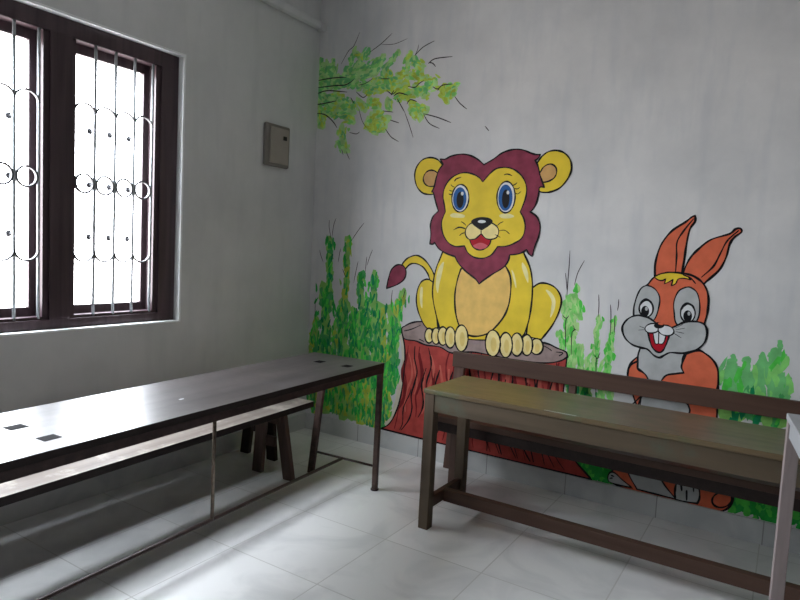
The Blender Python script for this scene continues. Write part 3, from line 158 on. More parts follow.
def wood(name, c1, c2, axis, rough, spec=.5, scale=1.0, wear=None, wearpos=.62, coat=0.0):
    """grain stretched along axis (0 x, 1 y, 2 z)"""
    m, nt, b = new_mat(name); L = nt.links.new
    tc = nt.nodes.new('ShaderNodeTexCoord'); mp = nt.nodes.new('ShaderNodeMapping')
    s = [26 * scale] * 3; s[axis] = 1.6 * scale
    mp.inputs['Scale'].default_value = s
    L(tc.outputs['Object'], mp.inputs['Vector'])
    nz = nt.nodes.new('ShaderNodeTexNoise'); nz.inputs['Scale'].default_value = 1; nz.inputs['Detail'].default_value = 7; nz.inputs['Distortion'].default_value = .5
    L(mp.outputs['Vector'], nz.inputs['Vector'])
    rp = nt.nodes.new('ShaderNodeValToRGB'); e = rp.color_ramp.elements
    e[0].position = .3; e[0].color = (*c1, 1); e[1].position = .7; e[1].color = (*c2, 1)
    L(nz.outputs['Fac'], rp.inputs['Fac'])
    last = rp.outputs['Color']
    n2 = nt.nodes.new('ShaderNodeTexNoise'); n2.inputs['Scale'].default_value = 5; n2.inputs['Detail'].default_value = 8; n2.inputs['Roughness'].default_value = .7
    L(tc.outputs['Object'], n2.inputs['Vector'])
    if wear:
        r2 = nt.nodes.new('ShaderNodeValToRGB'); e = r2.color_ramp.elements
        e[0].position = wearpos - .08; e[0].color = (0, 0, 0, 1); e[1].position = wearpos + .08; e[1].color = (.8, .8, .8, 1)
        L(n2.outputs['Fac'], r2.inputs['Fac'])
        mx = nt.nodes.new('ShaderNodeMix'); mx.data_type = 'RGBA'
        L(r2.outputs['Color'], mx.inputs['Factor']); L(last, mx.inputs[6]); mx.inputs[7].default_value = (*wear, 1)
        last = mx.outputs[2]
    L(last, b.inputs['Base Color'])
    mr = nt.nodes.new('ShaderNodeMapRange'); mr.inputs['To Min'].default_value = max(.05, rough - .1); mr.inputs['To Max'].default_value = rough + .12
    L(n2.outputs['Fac'], mr.inputs['Value']); L(mr.outputs['Result'], b.inputs['Roughness'])
    b.inputs['Specular IOR Level'].default_value = spec; b.inputs['Coat Weight'].default_value = coat; b.inputs['Coat Roughness'].default_value = .3
    bp = nt.nodes.new('ShaderNodeBump'); bp.inputs['Strength'].default_value = .2; bp.inputs['Distance'].default_value = .002
    L(nz.outputs['Fac'], bp.inputs['Height']); L(bp.outputs['Normal'], b.inputs['Normal'])
    return m

wall_mat('wall_plaster', (.57, .575, .58), (.72, .715, .71), (.51, .53, .56))
wall_mat('side_plaster', (.58, .59, .59), (.68, .685, .685), (.54, .555, .56))
wall_mat('far_plaster', (.17, .17, .165), (.21, .21, .20), (.15, .15, .15))  # unseen walls, darkened to cut the light they bounce back
paint('ceiling_paint', (.68, .69, .69), .7, .06, 3)
paint('reveal_paint', (.82, .84, .85), .6, .05, 6)
tile_mat('floor_tile', .51, .0028, (0.01, 0.135, 0), rough=.26, c1=(.80, .795, .785), c2=(.70, .70, .695), joint=(.56, .55, .53))
tile_mat('skirting_tile_x', .51, .003, (0.0, .3, .0), 'x', .25, (.60, .61, .60), (.50, .52, .52))
tile_mat('skirting_tile_y', .51, .003, (0.3, .3, .0), 'y', .25, (.60, .61, .60), (.50, .52, .52))
wood('window_wood', (.036, .021, .026), (.074, .047, .054), 2, .42, .4)  # dark wood, lightened towards lilac to carry the window's bloom haze
wood('desk_top_wood', (.030, .024, .025), (.070, .058, .056), 1, .36, .5, .7, wear=(.085, .078, .078), wearpos=.62, coat=.15)
wood('bench_top_wood', (.18, .148, .130), (.30, .255, .225), 1, .36, .5, .8, wear=(.58, .52, .46), wearpos=.6)
wood('bench_leg_wood', (.062, .038, .031), (.105, .066, .054), 2, .5, .35)
wood('dark_bench_wood', (.016, .009, .008), (.034, .020, .017), 1, .5, .3)  # near-black wood; shade around the window-wall bench is put into it
wood('olive_top', (.080, .054, .026), (.135, .096, .050), 0, .36, .4, .8, wear=(.075, .10, .050), wearpos=.60)
wood('olive_side', (.060, .043, .026), (.098, .072, .045), 0, .5, .3, .8, wear=(.07, .08, .055), wearpos=.62)
wood('olive_leg', (.064, .043, .027), (.102, .073, .047), 2, .5, .3, .8)
wood('rail_wood', (.055, .028, .019), (.085, .046, .032), 0, .48, .3, .8)
wood('red_brown_wood', (.085, .045, .033), (.14, .078, .058), 2, .45, .4)
wood('dark_edge_shade', (.014, .010, .010), (.028, .020, .019), 1, .55, .2)  # dark desk edge colour, also painted shade on the bench seat sides
paint('rust_steel', (.036, .020, .019), .45, .35, 30, .3)
paint('leg_steel', (.062, .038, .031), .45, .35, 30, .3)
paint('rod_steel', (.13, .095, .07), .35, .4, 60, .5, metal=.4)
paint('black_patch', (.006, .006, .007), .8, .1, spec=.05)
paint('grill_steel', (.42, .46, .48), .35, .15, 30, .5, metal=.3)
paint('scroll_steel', (.10, .10, .11), .5, .2, 30, .3)
paint('knob_dark', (.05, .05, .055), .5, .1)
paint('box_metal', (.33, .30, .265), .45, .05, 10, .4)
paint('box_rim', (.20, .185, .17), .5, .05, 10, .4)
paint('box_black', (.02, .02, .02), .5, .05)
paint('white_bounce_pink', (.25, .205, .20), .5, .08, 9, stretch=(8, 8, 1))  # white leg paint greyed pink, warm bounce light put into the colour
paint('white_skylit', (.33, .34, .36), .35, .04, 9)  # white paint with bluish daylight put into its colour
m, nt, b = new_mat('window_glass')
tr = nt.nodes.new('ShaderNodeBsdfTransparent'); gl = nt.nodes.new('ShaderNodeBsdfGlossy'); gl.inputs['Roughness'].default_value = .02
mx = nt.nodes.new('ShaderNodeMixShader'); mx.inputs['Fac'].default_value = .06
nt.links.new(tr.outputs[0], mx.inputs[1]); nt.links.new(gl.outputs[0], mx.inputs[2])
nt.links.new(mx.outputs[0], nt.nodes['Material Output'].inputs['Surface'])

PAINTS = {
 'lion_yellow': (.78, .58, .045), 'lion_pale': (.84, .76, .36), 'lion_cream': (.84, .70, .31), 'toe_tan': (.76, .58, .19), 'mane': (.24, .038, .072),
 'chest_tan': (.80, .52, .15), 'ear_tan': (.60, .35, .13), 'black': (.008, .008, .010), 'white_paint': (.72, .74, .75), 'blue': (.022, .11, .33),
 'mouth_red': (.42, .010, .022), 'tongue': (.62, .12, .15), 'bark_red': (.42, .062, .052), 'bark_orange': (.56, .13, .095), 'bark_dark': (.17, .016, .018),
 'stump_top': (.34, .255, .24), 'rabbit_orange': (.68, .15, .075), 'rabbit_grey': (.46, .475, .475), 'twig': (.035, .025, .03), 'pale_edge': (.62, .58, .46),
 'g_dark': (.010, .23, .085), 'g_mid': (.030, .38, .065), 'g_bright': (.09, .60, .08), 'g_yellow': (.42, .54, .070), 'g_light': (.24, .66, .17),
 'g_soft': (.07, .36, .11), 'g_ground2': (.24, .54, .13), 'g_wash': (.42, .70, .27), 'g_wash_blue': (.17, .54, .19), 'g_lime': (.50, .68, .10), 'g_ground': (.02, .38, .05),
}
for k, c in PAINTS.items():
    v = .2 if k in ('mane', 'stump_top', 'bark_red') else .10
    paint(k, c, .5, v if not k.startswith('g_') else .2, 14 if k != 'lion_yellow' else 7, .12)

# ------------------------------------------------------------------ mesh helpers
def link(name, bm, mats, parent=None, bevel=0.0, smooth=False):
    me = bpy.data.meshes.new(name); bm.to_mesh(me); bm.free()
    if isinstance(mats, str): mats = [mats]
    for k in mats: me.materials.append(MATS[k])
    if smooth:
        for p in me.polygons: p.use_smooth = True
    o = bpy.data.objects.new(name, me); COL.objects.link(o)
    if parent: o.parent = parent
    if bevel:
        md = o.modifiers.new('edge', 'BEVEL'); md.width = bevel; md.segments = 2; md.limit_method = 'ANGLE'
    return o
def thing(name, label, cat, loc=(0, 0, 0), rz=0, group=None):
    o = bpy.data.objects.new(name, None); COL.objects.link(o)
    o.location = loc; o.rotation_euler = (0, 0, rz); o.empty_display_size = .1
    return tag(o, label, cat, group)
def tag(o, label, cat, group=None, kind=None):
    o['label'] = label; o['category'] = cat
    if group: o['group'] = group
    if kind: o['kind'] = kind
    return o
def struct(o, label=None):
    o['kind'] = 'structure'
    if label: o['label'] = label
    return o
def box(bm, x0, x1, y0, y1, z0, z1, mi=0):
    vs = [bm.verts.new(p) for p in ((x0, y0, z0), (x1, y0, z0), (x1, y1, z0), (x0, y1, z0), (x0, y0, z1), (x1, y0, z1), (x1, y1, z1), (x0, y1, z1))]
    for f in ((3, 2, 1, 0), (4, 5, 6, 7), (0, 1, 5, 4), (1, 2, 6, 5), (2, 3, 7, 6), (3, 0, 4, 7)):
        fc = bm.faces.new([vs[i] for i in f]); fc.material_index = mi
    return vs
def BX(*a):
    bm = bmesh.new(); box(bm, *a); return bm
def bar(bm, a, b, w, d, side=Vector((1, 0, 0)), mi=0):
    """square bar from a to b, w wide along side, d deep across it, ends cut level"""
    a, b = Vector(a), Vector(b); ax = (b - a).normalized()
    s = (side - ax * side.dot(ax)).normalized(); t = ax.cross(s)
    vs = []
    for p in (a, b):
        for i, j in ((-1, -1), (1, -1), (1, 1), (-1, 1)):
            vs.append(bm.verts.new(p + s * (i * w / 2) + t * (j * d / 2)))
    for f in ((3, 2, 1, 0), (4, 5, 6, 7), (0, 1, 5, 4), (1, 2, 6, 5), (2, 3, 7, 6), (3, 0, 4, 7)):
        bm.faces.new([vs[i] for i in f]).material_index = mi
def leaning(bm, foot, top, w, d):
    """leg with level foot and level top: w along x, d along y"""
    vs = []
    for p in (foot, top):
        for i, j in ((-1, -1), (1, -1), (1, 1), (-1, 1)):
            vs.append(bm.verts.new((p[0] + i * w / 2, p[1] + j * d / 2, p[2])))
    for f in ((3, 2, 1, 0), (4, 5, 6, 7), (0, 1, 5, 4), (1, 2, 6, 5), (2, 3, 7, 6), (3, 0, 4, 7)):
        bm.faces.new([vs[i] for i in f])
def rod(bm, pts, r, n=8, closed=False):
    pts = [Vector(p) for p in pts]; rings = []
    N = len(pts)
    for i, p in enumerate(pts):
        if closed: t = (pts[(i + 1) % N] - pts[i - 1]).normalized()
        else: t = (pts[min(i + 1, N - 1)] - pts[max(i - 1, 0)]).normalized()
        u = t.orthogonal().normalized() if abs(t.x) > .9 else (Vector((1, 0, 0)) - t * t.x).normalized()
        v = t.cross(u)
        rings.append([bm.verts.new(p + (u * math.cos(2 * PI * k / n) + v * math.sin(2 * PI * k / n)) * r) for k in range(n)])
    rng = range(N if closed else N - 1)
    for i in rng:
        a, b_ = rings[i], rings[(i + 1) % N]
        for k in range(n):
            bm.faces.new((a[k], a[(k + 1) % n], b_[(k + 1) % n], b_[k])).smooth = True
    if not closed:
        bm.faces.new(list(reversed(rings[0]))); bm.faces.new(rings[-1])
def strap(bm, pts, half, th):
    """flat iron strip bent in the y-z plane: half-depth along x, thickness th"""
    pts = [Vector(p) for p in pts]; N = len(pts); R = []
    closed = (pts[0] - pts[-1]).length < 1e-6
    if closed: pts = pts[:-1]; N -= 1
    for i, p in enumerate(pts):
        t = ((pts[(i + 1) % N] - pts[i - 1]) if closed else (pts[min(i + 1, N - 1)] - pts[max(i - 1, 0)])).normalized()
        nrm = Vector((0, -t.z, t.y))
        R.append([bm.verts.new(p + Vector((sx * half, 0, 0)) + nrm * (sn * th / 2)) for sx, sn in ((-1, -1), (1, -1), (1, 1), (-1, 1))])
    for i in range(N if closed else N - 1):
        a, b_ = R[i], R[(i + 1) % N]
        for k in range(4): bm.faces.new((a[k], a[(k + 1) % 4], b_[(k + 1) % 4], b_[k]))
    if not closed: bm.faces.new(list(reversed(R[0]))); bm.faces.new(R[-1])

# ------------------------------------------------------------------ the room
XR, YB, ZC = 5.2, -6.4, 3.45
WT = .16
W1 = (-3.86, -1.178, .905, 2.465)      # window one: y0, y1, z0, z1 (plaster opening)
W2 = (-6.0, -4.3, .905, 2.465)
struct(link('floor', BX(-WT, XR + WT, YB - WT, WT, -.12, 0), 'floor_tile'))
struct(link('ceiling', BX(-WT, XR + WT, YB - WT, WT, ZC, ZC + .12), 'ceiling_paint'))
struct(link('wall_back', BX(-WT, XR + WT, 0, WT, 0, ZC), 'wall_plaster'), 'back wall carrying the painted mural')
def pierced_wall():
    bm = bmesh.new()
    ys = [YB, W1[0], W1[1], 0]
    for i in range(3):
        a, b_ = ys[i], ys[i + 1]
        if i == 1:
            w = W1
            box(bm, -WT, 0, a, b_, 0, w[2]); box(bm, -WT, 0, a, b_, w[3], ZC)
        else: box(bm, -WT, 0, a, b_, 0, ZC)
    bmesh.ops.remove_doubles(bm, verts=bm.verts, dist=1e-5)
    # drop doubled inner faces between touching blocks
    seen = {}
    for f in bm.faces: seen.setdefault(tuple(sorted(v.index for v in f.verts)), []).append(f)
    bad = [f for fs in seen.values() if len(fs) > 1 for f in fs]
    bmesh.ops.delete(bm, geom=bad, context='FACES_ONLY')
    return bm
bm = pierced_wall(); struct(link('wall_left', bm, 'side_plaster'), 'window wall on the left')
struct(link('wall_right', BX(XR, XR + WT, YB, 0, 0, ZC), 'far_plaster'))
struct(link('wall_front', BX(-WT, XR + WT, YB - WT, YB, 0, ZC), 'far_plaster'))
struct(link('baseboard_back', BX(.012, XR, -.012, 0, 0, .122), 'skirting_tile_x', bevel=.002), 'pale tiled skirting under the mural')
struct(link('baseboard_left', BX(0, .012, YB, 0, 0, .122), 'skirting_tile_y', bevel=.002), 'pale tiled skirting under the windows')
struct(link('baseboard_right', BX(XR - .012, XR, YB, -.012, 0, .122), 'skirting_tile_y', bevel=.002))
# plaster ledge high on the left wall, its rough end meeting the back wall
bm = bmesh.new(); box(bm, 0, .05, YB, 0, 2.965, 3.02); box(bm, 0, .065, -.05, 0, 2.955, 3.01)
struct(link('trim_1', bm, 'side_plaster', bevel=.012), 'narrow plaster ledge high on the window wall')

def make_window(idx, w, openings, detail=True):
    y0, y1, z0, z1 = w
    root = bpy.data.objects.new('window_%d' % idx, None); COL.objects.link(root)
    root['kind'] = 'structure'; root['label'] = 'dark wooden window with steel grille' if idx == 1 else 'second dark wooden window, nearer the viewer'
    root.location = (0, (y0 + y1) / 2, z0)
    oy, oz = -(y0 + y1) / 2, -z0
    def P(bm): bmesh.ops.translate(bm, verts=bm.verts, vec=(0, oy, oz)); return bm
    # plaster reveal lining
    bm = bmesh.new()
    box(bm, -WT + .001, .0015, y1 - .012, y1, z0, z1); box(bm, -WT + .001, .0015, y0, y0 + .012, z0, z1)
    box(bm, -WT + .001, .0015, y0 + .012, y1 - .012, z1 - .012, z1); box(bm, -WT + .001, .004, y0 + .012, y1 - .012, z0, z0 + .010)
    link('reveal', P(bm), 'reveal_paint', root)
    fy0, fy1, fz0, fz1 = y0 + .012, y1 - .012, z0 + .010, z1 - .012
    zo0, zo1 = .978, 2.372
    X0, X1 = -.125, -.048
    bm = bmesh.new()
    box(bm, X0, X1, fy0, fy1, fz0, zo0 - .015); box(bm, X0, X1, fy0, fy1, zo1, fz1)          # sill rail and head
    box(bm, X0, X1 - .014, fy0, fy1, zo0 - .015, zo0)
    edges = [fy0] + [v for o in openings for v in o] + [fy1]
    for i in range(0, len(edges), 2):
        a, b_ = edges[i], edges[i + 1]
        box(bm, X0, X1 - .014, a, b_, zo0, zo1)
        ia = a if i == 0 else a + .028; ib = b_ if i == len(edges) - 2 else b_ - .028
        box(bm, X1 - .014, X1, ia, ib, zo0 - .015, zo1)
    box(bm, X1 - .014, X1, fy0, fy1, zo1 - .0, zo1 + .001)
    link('window_frame', P(bm), 'window_wood', root, bevel=.003)
    for (a, b_) in openings:
        sh = bmesh.new(); s0, s1 = a - .005, b_ + .005; SX0, SX1 = -.157, -.127
        t = .05
        box(sh, SX0, SX1, s0 - .03, s0 + t - .02, zo0 - .04, 2.388); box(sh, SX0, SX1, s1 - t + .012, s1 + .03, zo0 - .04, 2.388)
        box(sh, SX0, SX1, s0 + t - .02, s1 - t + .012, zo0 - .04, zo0 + .045); box(sh, SX0, SX1, s0 + t - .02, s1 - t + .012, 2.322, 2.388)
        so = link('sash', P(sh), 'window_wood', root, bevel=.002)
        gp = BX(-.145, -.142, s0 + t - .02, s1 - t + .012, zo0 + .045, 2.322)
        link('glass_pane', P(gp), 'window_glass', so)
        # grille of upright bars, scallops and rings
        n = 4; gap = .1135; ys = [b_ - .018 - gap * k for k in range(n + 1)]
        gx = -.066
        for yb in ys[:4]:
            bm = bmesh.new(); rod(bm, [(gx, yb, zo0 - .01), (gx, yb, zo1 + .01)], .0078, 8)
            link('grille_bar', P(bm), 'grill_steel', root)
        bm = bmesh.new(); r = gap / 2
        for k in range(4):
            c = (ys[k] + ys[k + 1]) / 2
            up = [(gx, c + r * math.cos(u), 2.018 + .052 * math.sin(u)) for u in [PI * q / 14 for q in range(15)]]
            dn = [(gx, c + r * math.cos(u), 1.312 - .055 * math.sin(u)) for u in [PI * q / 14 for q in range(15)]]
            strap(bm, up, .009, .008); strap(bm, dn, .009, .008)
            rr = .0485
            strap(bm, [(gx, c + rr * math.cos(u), 1.662 + rr * math.sin(u)) for u in [2 * PI * q / 28 for q in range(29)]], .009, .009)
        link('grille_scrollwork', P(bm), 'scroll_steel', root)
        for yb in ys[1:4]:
            for z in (1.94, 1.66, 1.385):
                bm = bmesh.new(); rod(bm, [(gx - .003, yb, z), (gx - .045, yb, z)], .004, 6)
                M = Matrix.Translation((gx - .048, yb, z)) @ Matrix.Diagonal((.6, 1, 1.1, 1))
                bmesh.ops.create_uvsphere(bm, u_segments=12, v_segments=8, radius=.0155, matrix=M)
                link('grille_knob', P(bm), 'knob_dark', root, smooth=True)
OPEN1 = [(-3.692, -3.222), (-3.062, -2.592), (-2.427, -1.957), (-1.795, -1.330)]
make_window(1, W1, OPEN1)


# ------------------------------------------------------------------ mural on the back wall
def spline(pts, closed, n=6):
    P = [Vector((q[0], q[1])) for q in pts]; C = [len(q) > 2 for q in pts]; N = len(P); out = []
    rng = range(N if closed else N - 1)
    for i in rng:
        j = (i + 1) % N
        p1, p2 = P[i], P[j]
        p0 = P[i - 1] if (closed or i > 0) else p1
        p3 = P[(j + 1) % N] if (closed or j + 1 < N) else p2
        m1 = (p2 - p0) * .5; m2 = (p3 - p1) * .5; d = (p2 - p1)
        if C[i]: m1 = d * .8
        if C[j]: m2 = d * .8
        L = d.length + 1e-9
        if m1.length > 1.5 * L: m1 *= 1.5 * L / m1.length
        if m2.length > 1.5 * L: m2 *= 1.5 * L / m2.length
        k = max(2, min(n, int(L / .006)))
        for s in range(k):
            t = s / k; t2 = t * t; t3 = t2 * t
            out.append(p1 * (2*t3 - 3*t2 + 1) + m1 * (t3 - 2*t2 + t) + p2 * (-2*t3 + 3*t2) + m2 * (t3 - t2))
    if not closed: out.append(P[-1])
    return out
def fill(bm, path, y, mi, ox, oz):
    from mathutils.geometry import tessellate_polygon
    vs = [bm.verts.new((p.x - ox, y, p.y - oz)) for p in path]
    for tri in tessellate_polygon([[Vector((p.x, p.y, 0)) for p in path]]):
        f = [vs[i] for i in tri]
        a, b_, c = (v.co for v in f)
        if (b_ - a).cross(c - a).y > 0: f.reverse()
        try: fc = bm.faces.new(f); fc.material_index = mi
        except ValueError: pass
def ribbon(bm, path, w, y, mi, closed, ox, oz, taper=True, rnd=None):
    N = len(path); prev = None; first = None
    for i, p in enumerate(path):
        if closed: t = path[(i + 1) % N] - path[i - 1]
        else: t = path[min(i + 1, N - 1)] - path[max(i - 1, 0)]
        if t.length < 1e-9: t = Vector((1, 0))
        t.normalize(); n = Vector((-t.y, t.x))
        h = w / 2 * (1 if rnd is None else 1 + .22 * math.sin(i * .37 + rnd) + .1 * math.sin(i * 1.1 + rnd))
        if not closed and taper: h *= (.45 + .55 * min(1, 4 * min(i, N - 1 - i) / max(1, N - 1)))
        pr = (bm.verts.new((p.x + n.x * h - ox, y, p.y + n.y * h - oz)), bm.verts.new((p.x - n.x * h - ox, y, p.y - n.y * h - oz)))
        if prev: bm.faces.new((prev[0], prev[1], pr[1], pr[0])).material_index = mi
        else: first = pr
        prev = pr
    if closed: bm.faces.new((prev[0], prev[1], first[1], first[0])).material_index = mi
def painted(key, name, label, cat, y0, step=.00008):
    parts = MURAL[key]
    xs = [q[0] for p in parts for q in p[2]]; zs = [q[1] for p in parts for q in p[2]]
    ox, oz = (min(xs) + max(xs)) / 2, min(zs)
    root = thing(name, label, cat, (ox, 0, oz))
    y = y0
    for k, (pn, fm, poly, w, ex, st, lab) in enumerate(parts):
        mats = [fm]; bm = bmesh.new()
        def mi(m):
            if m not in mats: mats.append(m)
            return mats.index(m)
        path = spline(poly, True)
        fill(bm, path, y, 0, ox, oz)
        for i, (m_, q) in enumerate(ex): fill(bm, spline(q, True), y - .000015 * (i + 1), mi(m_), ox, oz)
        for i, (m_, ww, q) in enumerate(st): ribbon(bm, spline(q, False), ww / 1000, y - .00001 - .0000007 * i if (m_.startswith('bark') or key == 'stump') else y - .00006, mi(m_), False, ox, oz, rnd=k + i)
        if w: ribbon(bm, path, (.88 if key == 'rabbit' else 1.1) * w / 1000, y - .00007, mi('black'), True, ox, oz, rnd=k * 1.7)
        o = link(pn, bm, mats, root)
        if lab: o['label'] = lab
        y -= step
    return root
def foliage(key, name, label, pals, y0, seed, dl=.05, dw=.018, up=True, dens=1.0, cat='wall painting', clip=None):
    rnd = random.Random(seed)
    segs, strokes = FOLIAGE[key]
    xs = [v for s in segs for v in (s[0], s[2])]; zs = [v for s in segs for v in (s[1], s[3])]
    ox, oz = (min(xs) + max(xs)) / 2, min(zs)
    mats = []; bm = bmesh.new()
    def mi(m):
        if m not in mats: mats.append(m)
        return mats.index(m)
    dabs = []
    for (x0, z0, x1, z1, w, pal) in segs:
        d = Vector((x1 - x0, z1 - z0)); L = d.length; t = d.normalized() if L > 1e-6 else Vector((0, 1)); n = Vector((-t.y, t.x))
        wash, marks_ = pals[int(pal)]
        steps = max(2, int(L / (w * .35)))
        for i in range(steps + 1):       # broad wash strokes first
            p = Vector((x0, z0)) + d * (i / steps) + n * rnd.uniform(-.12, .12) * w
            dabs.append((0, p, w * rnd.uniform(.75, 1.05), w * rnd.uniform(.6, .85), t, rnd.choice(wash)))
        cnt = int(dens * (L + w) * w / (dl * dw) * 1.7)
        for i in range(cnt):
            p = Vector((x0, z0)) + d * rnd.uniform(-.04, 1.04) + n * rnd.gauss(0, .27) * w
            a = (Vector((rnd.gauss(0, .22), 1)) if up else (t + n * rnd.gauss(0, .3))).normalized()
            dabs.append((1 + rnd.random(), p, dl * rnd.uniform(.5, 1.2), dw * rnd.uniform(.6, 1.2), a, rnd.choice(marks_)))
    dabs.sort(key=lambda q: q[0])
    dy = .0006 / max(1, len(dabs)); y = y0
    for (_, p, l, w, a, m_) in dabs:
        b2 = Vector((-a.y, a.x)); K = 9; ph = rnd.random() * 6
        pts = []
        for k in range(K):
            u = 2 * PI * k / K; r = 1 + .16 * math.sin(3 * u + ph) + rnd.uniform(-.08, .08)
            q = p + a * (math.cos(u) * l / 2 * r) + b2 * (math.sin(u) * w / 2 * r)
            q.x = max(q.x, .002); q.y = max(q.y, .124)
            if clip: q.x = max(clip[0], min(clip[1], q.x)); q.y = max(q.y, clip[2])
            pts.append(q)
        fill(bm, pts, y, mi(m_), ox, oz); y -= dy
    for i, (m_, ww, q) in enumerate(strokes): ribbon(bm, spline(q, False), ww / 1000, y0 - .00065 - .000002 * i, mi(m_), False, ox, oz)
    o = link(name, bm, mats); o.location = (ox, 0, oz)
    return tag(o, label, cat)
PAL = [ (['g_soft', 'g_ground2', 'g_ground2'], ['g_dark', 'g_mid', 'g_mid', 'g_soft', 'g_bright']),
        (['g_yellow', 'g_ground2'], ['g_mid', 'g_soft', 'g_yellow', 'g_ground2', 'g_bright']),
        (['g_light'], ['g_bright', 'g_light', 'g_light', 'g_wash']),
        (['g_light', 'g_wash'], ['g_light', 'g_wash', 'g_bright', 'g_wash']),
        (['g_ground'], ['g_ground', 'g_mid', 'g_bright']),
        (['g_wash', 'g_wash_blue'], ['g_wash', 'g_wash_blue', 'g_light', 'g_wash']),
        (['g_wash'], ['g_wash', 'g_lime', 'g_wash_blue', 'g_light', 'g_lime']),
        (['g_lime', 'g_wash'], ['g_lime', 'g_yellow', 'g_wash', 'g_light', 'g_lime']),
        (['g_wash_blue'], ['g_wash_blue', 'g_wash_blue', 'g_bright', 'g_light']) ]
foliage('left', 'painted_bush', 'tall dark green and yellow bush painted beside the room corner, left of the stump', PAL, -.0002, 3, .075, .022, dens=.62)
foliage('middle', 'painted_grass', 'light green reeds with thin twigs painted between the lion and the rabbit', PAL, -.0002, 5, .06, .018)
foliage('right', 'painted_grass', 'soft green grass clump painted right of the rabbit', PAL, -.0002, 7, .10, .028, dens=.5)
foliage('strip_a', 'painted_ground', 'small green ground patch painted between stump root and rabbit foot', PAL, -.0002, 9, .06, .03)
foliage('strip_b', 'painted_ground', 'green ground strip painted right of the rabbit just above the skirting', PAL, -.0002, 11, .06, .03)
foliage('branch', 'painted_branch', 'leafy green branch with black twigs painted high near the room corner', PAL, -.0002, 13, .050, .024, up=False, dens=.9)
bm = bmesh.new(); ribbon(bm, spline(PALE_EDGE, False), 0.045, -.0010, 0, False, 0, 0, rnd=1)
tag(link('paint_band', bm, 'pale_edge'), 'pale cream painted band along the left edge of the red stump', 'wall painting')
painted('stump', 'painted_stump', 'red tree stump with grey brown top painted under the lion', 'wall painting', -.0012)
painted('lion', 'painted_lion', 'yellow cartoon lion with maroon mane painted sitting on the stump', 'wall painting', -.0015)
painted('rabbit', 'painted_rabbit', 'orange and grey cartoon rabbit with tall ears painted on the wall at right', 'wall painting', -.0015)
bm = bmesh.new(); ribbon(bm, spline(SMALL_MARK, False, 3), .006, -.0005, 0, False, 0, 0)
tag(link('paint_mark', bm, 'twig'), 'tiny dark paint tick on the wall above the mane of the lion', 'mark')

# ------------------------------------------------------------------ distribution box on the left wall
t = thing('switch_box', 'beige metal switch box with black latch on the window wall near the corner', 'switch box', (0, -.424, 1.925))
bm = BX(0, .030, -.122, .112, .0, .285); link('housing', bm, 'box_rim', t, bevel=.012)
link('door', BX(.0305, .040, -.088, .088, .022, .262), 'box_metal', t, bevel=.003)
link('latch', BX(.0405, .048, .030, .062, .185, .212), 'box_black', t, bevel=.002)

# ------------------------------------------------------------------ left desk (long, steel framed)
def square_patches(t, pts, z, sx, sy):
    for (x, y) in pts:
        o = link('square_patch', BX(x - sx / 2, x + sx / 2, y - sy / 2, y + sy / 2, z, z + .0008), 'black_patch', t); o['label'] = 'black square patch'
ROT = .056; Ld = 2.26; Dd = .50
cz = .75
def local_root(cx, cy, rot, lx, ly):      # world place of local (0,0) when local (lx,ly) sits at (cx,cy)
    c, s = math.cos(rot), math.sin(rot)
    return (cx - (c * lx - s * ly), cy - (s * lx + c * ly), 0)
t = thing('school_desk', 'long dark varnished desk on a rusty steel frame beside the window wall', 'desk', local_root(1.140, -.662, ROT, Dd / 2, Ld / 2), ROT)
hx, hy = Dd / 2, Ld / 2
bm = BX(-hx, hx, -hy, hy, cz - .026, cz)
bm.normal_update()
for f_ in bm.faces: f_.material_index = 0 if f_.normal.z > .5 else 1
link('desk_top', bm, ['desk_top_wood', 'dark_edge_shade'], t)
square_patches(t, [(hx - .100, hy - .235), (hx - .285, hy - .235), (hx - .115, -hy + .365), (hx - .30, -hy + .365)], cz + .0003, .050, .058)
bm = bmesh.new(); bmesh.ops.create_circle(bm, cap_ends=True, segments=9, radius=.011, matrix=Matrix.Translation((hx - .19, -.17, cz + .0012)) @ Matrix.Diagonal((.6, 1.2, 1, 1)))
o = link('paint_spot', bm, 'white_paint', t); o['label'] = 'small white paint spot'
zf = cz - .0265
for nm, a in (('frame_rail', (hx - .006, hx, -hy, hy, zf - .032, zf)), ('frame_rail', (-hx, -hx + .006, -hy, hy, zf - .032, zf)),
              ('frame_rail', (-hx + .006, hx - .006, hy - .006, hy, zf - .032, zf)), ('frame_rail', (-hx + .006, hx - .006, -hy, -hy + .006, zf - .032, zf))):
    link(nm, BX(*a), 'rust_steel', t, bevel=.001)
for sy in (1, -1):
    bm = bmesh.new(); y = sy * (hy - .014)
    leaning(bm, (hx - .016, y, .003), (hx - .016, y, zf - .001), .030, .026)
    lg = link('leg', bm, 'leg_steel', t, bevel=.002)
    bm = bmesh.new(); rod(bm, [(hx - .016, y, 0), (hx - .016, y, .008)], .024, 12); link('foot_plate', bm, 'rust_steel', lg)
    bm = bmesh.new(); leaning(bm, (-hx + .02, y, 0), (-hx + .095, y, zf - .001), .040, .026)
    link('leg', bm, 'leg_steel', t, bevel=.002)
    bm = bmesh.new(); rod(bm, [(-hx + .045, y, .139), (hx - .03, y, .139)], .0075, 8); link('cross_rod', bm, 'rust_steel', t)
bm = bmesh.new(); rod(bm, [(0, -hy + .014, .139), (0, hy - .014, .139)], .009, 8); link('stretcher_rod', bm, 'rust_steel', t)
bm = bmesh.new(); rod(bm, [(.0, .075, .139), (.0, .075, zf)], .0085, 10); link('support_rod', bm, 'rod_steel', t)

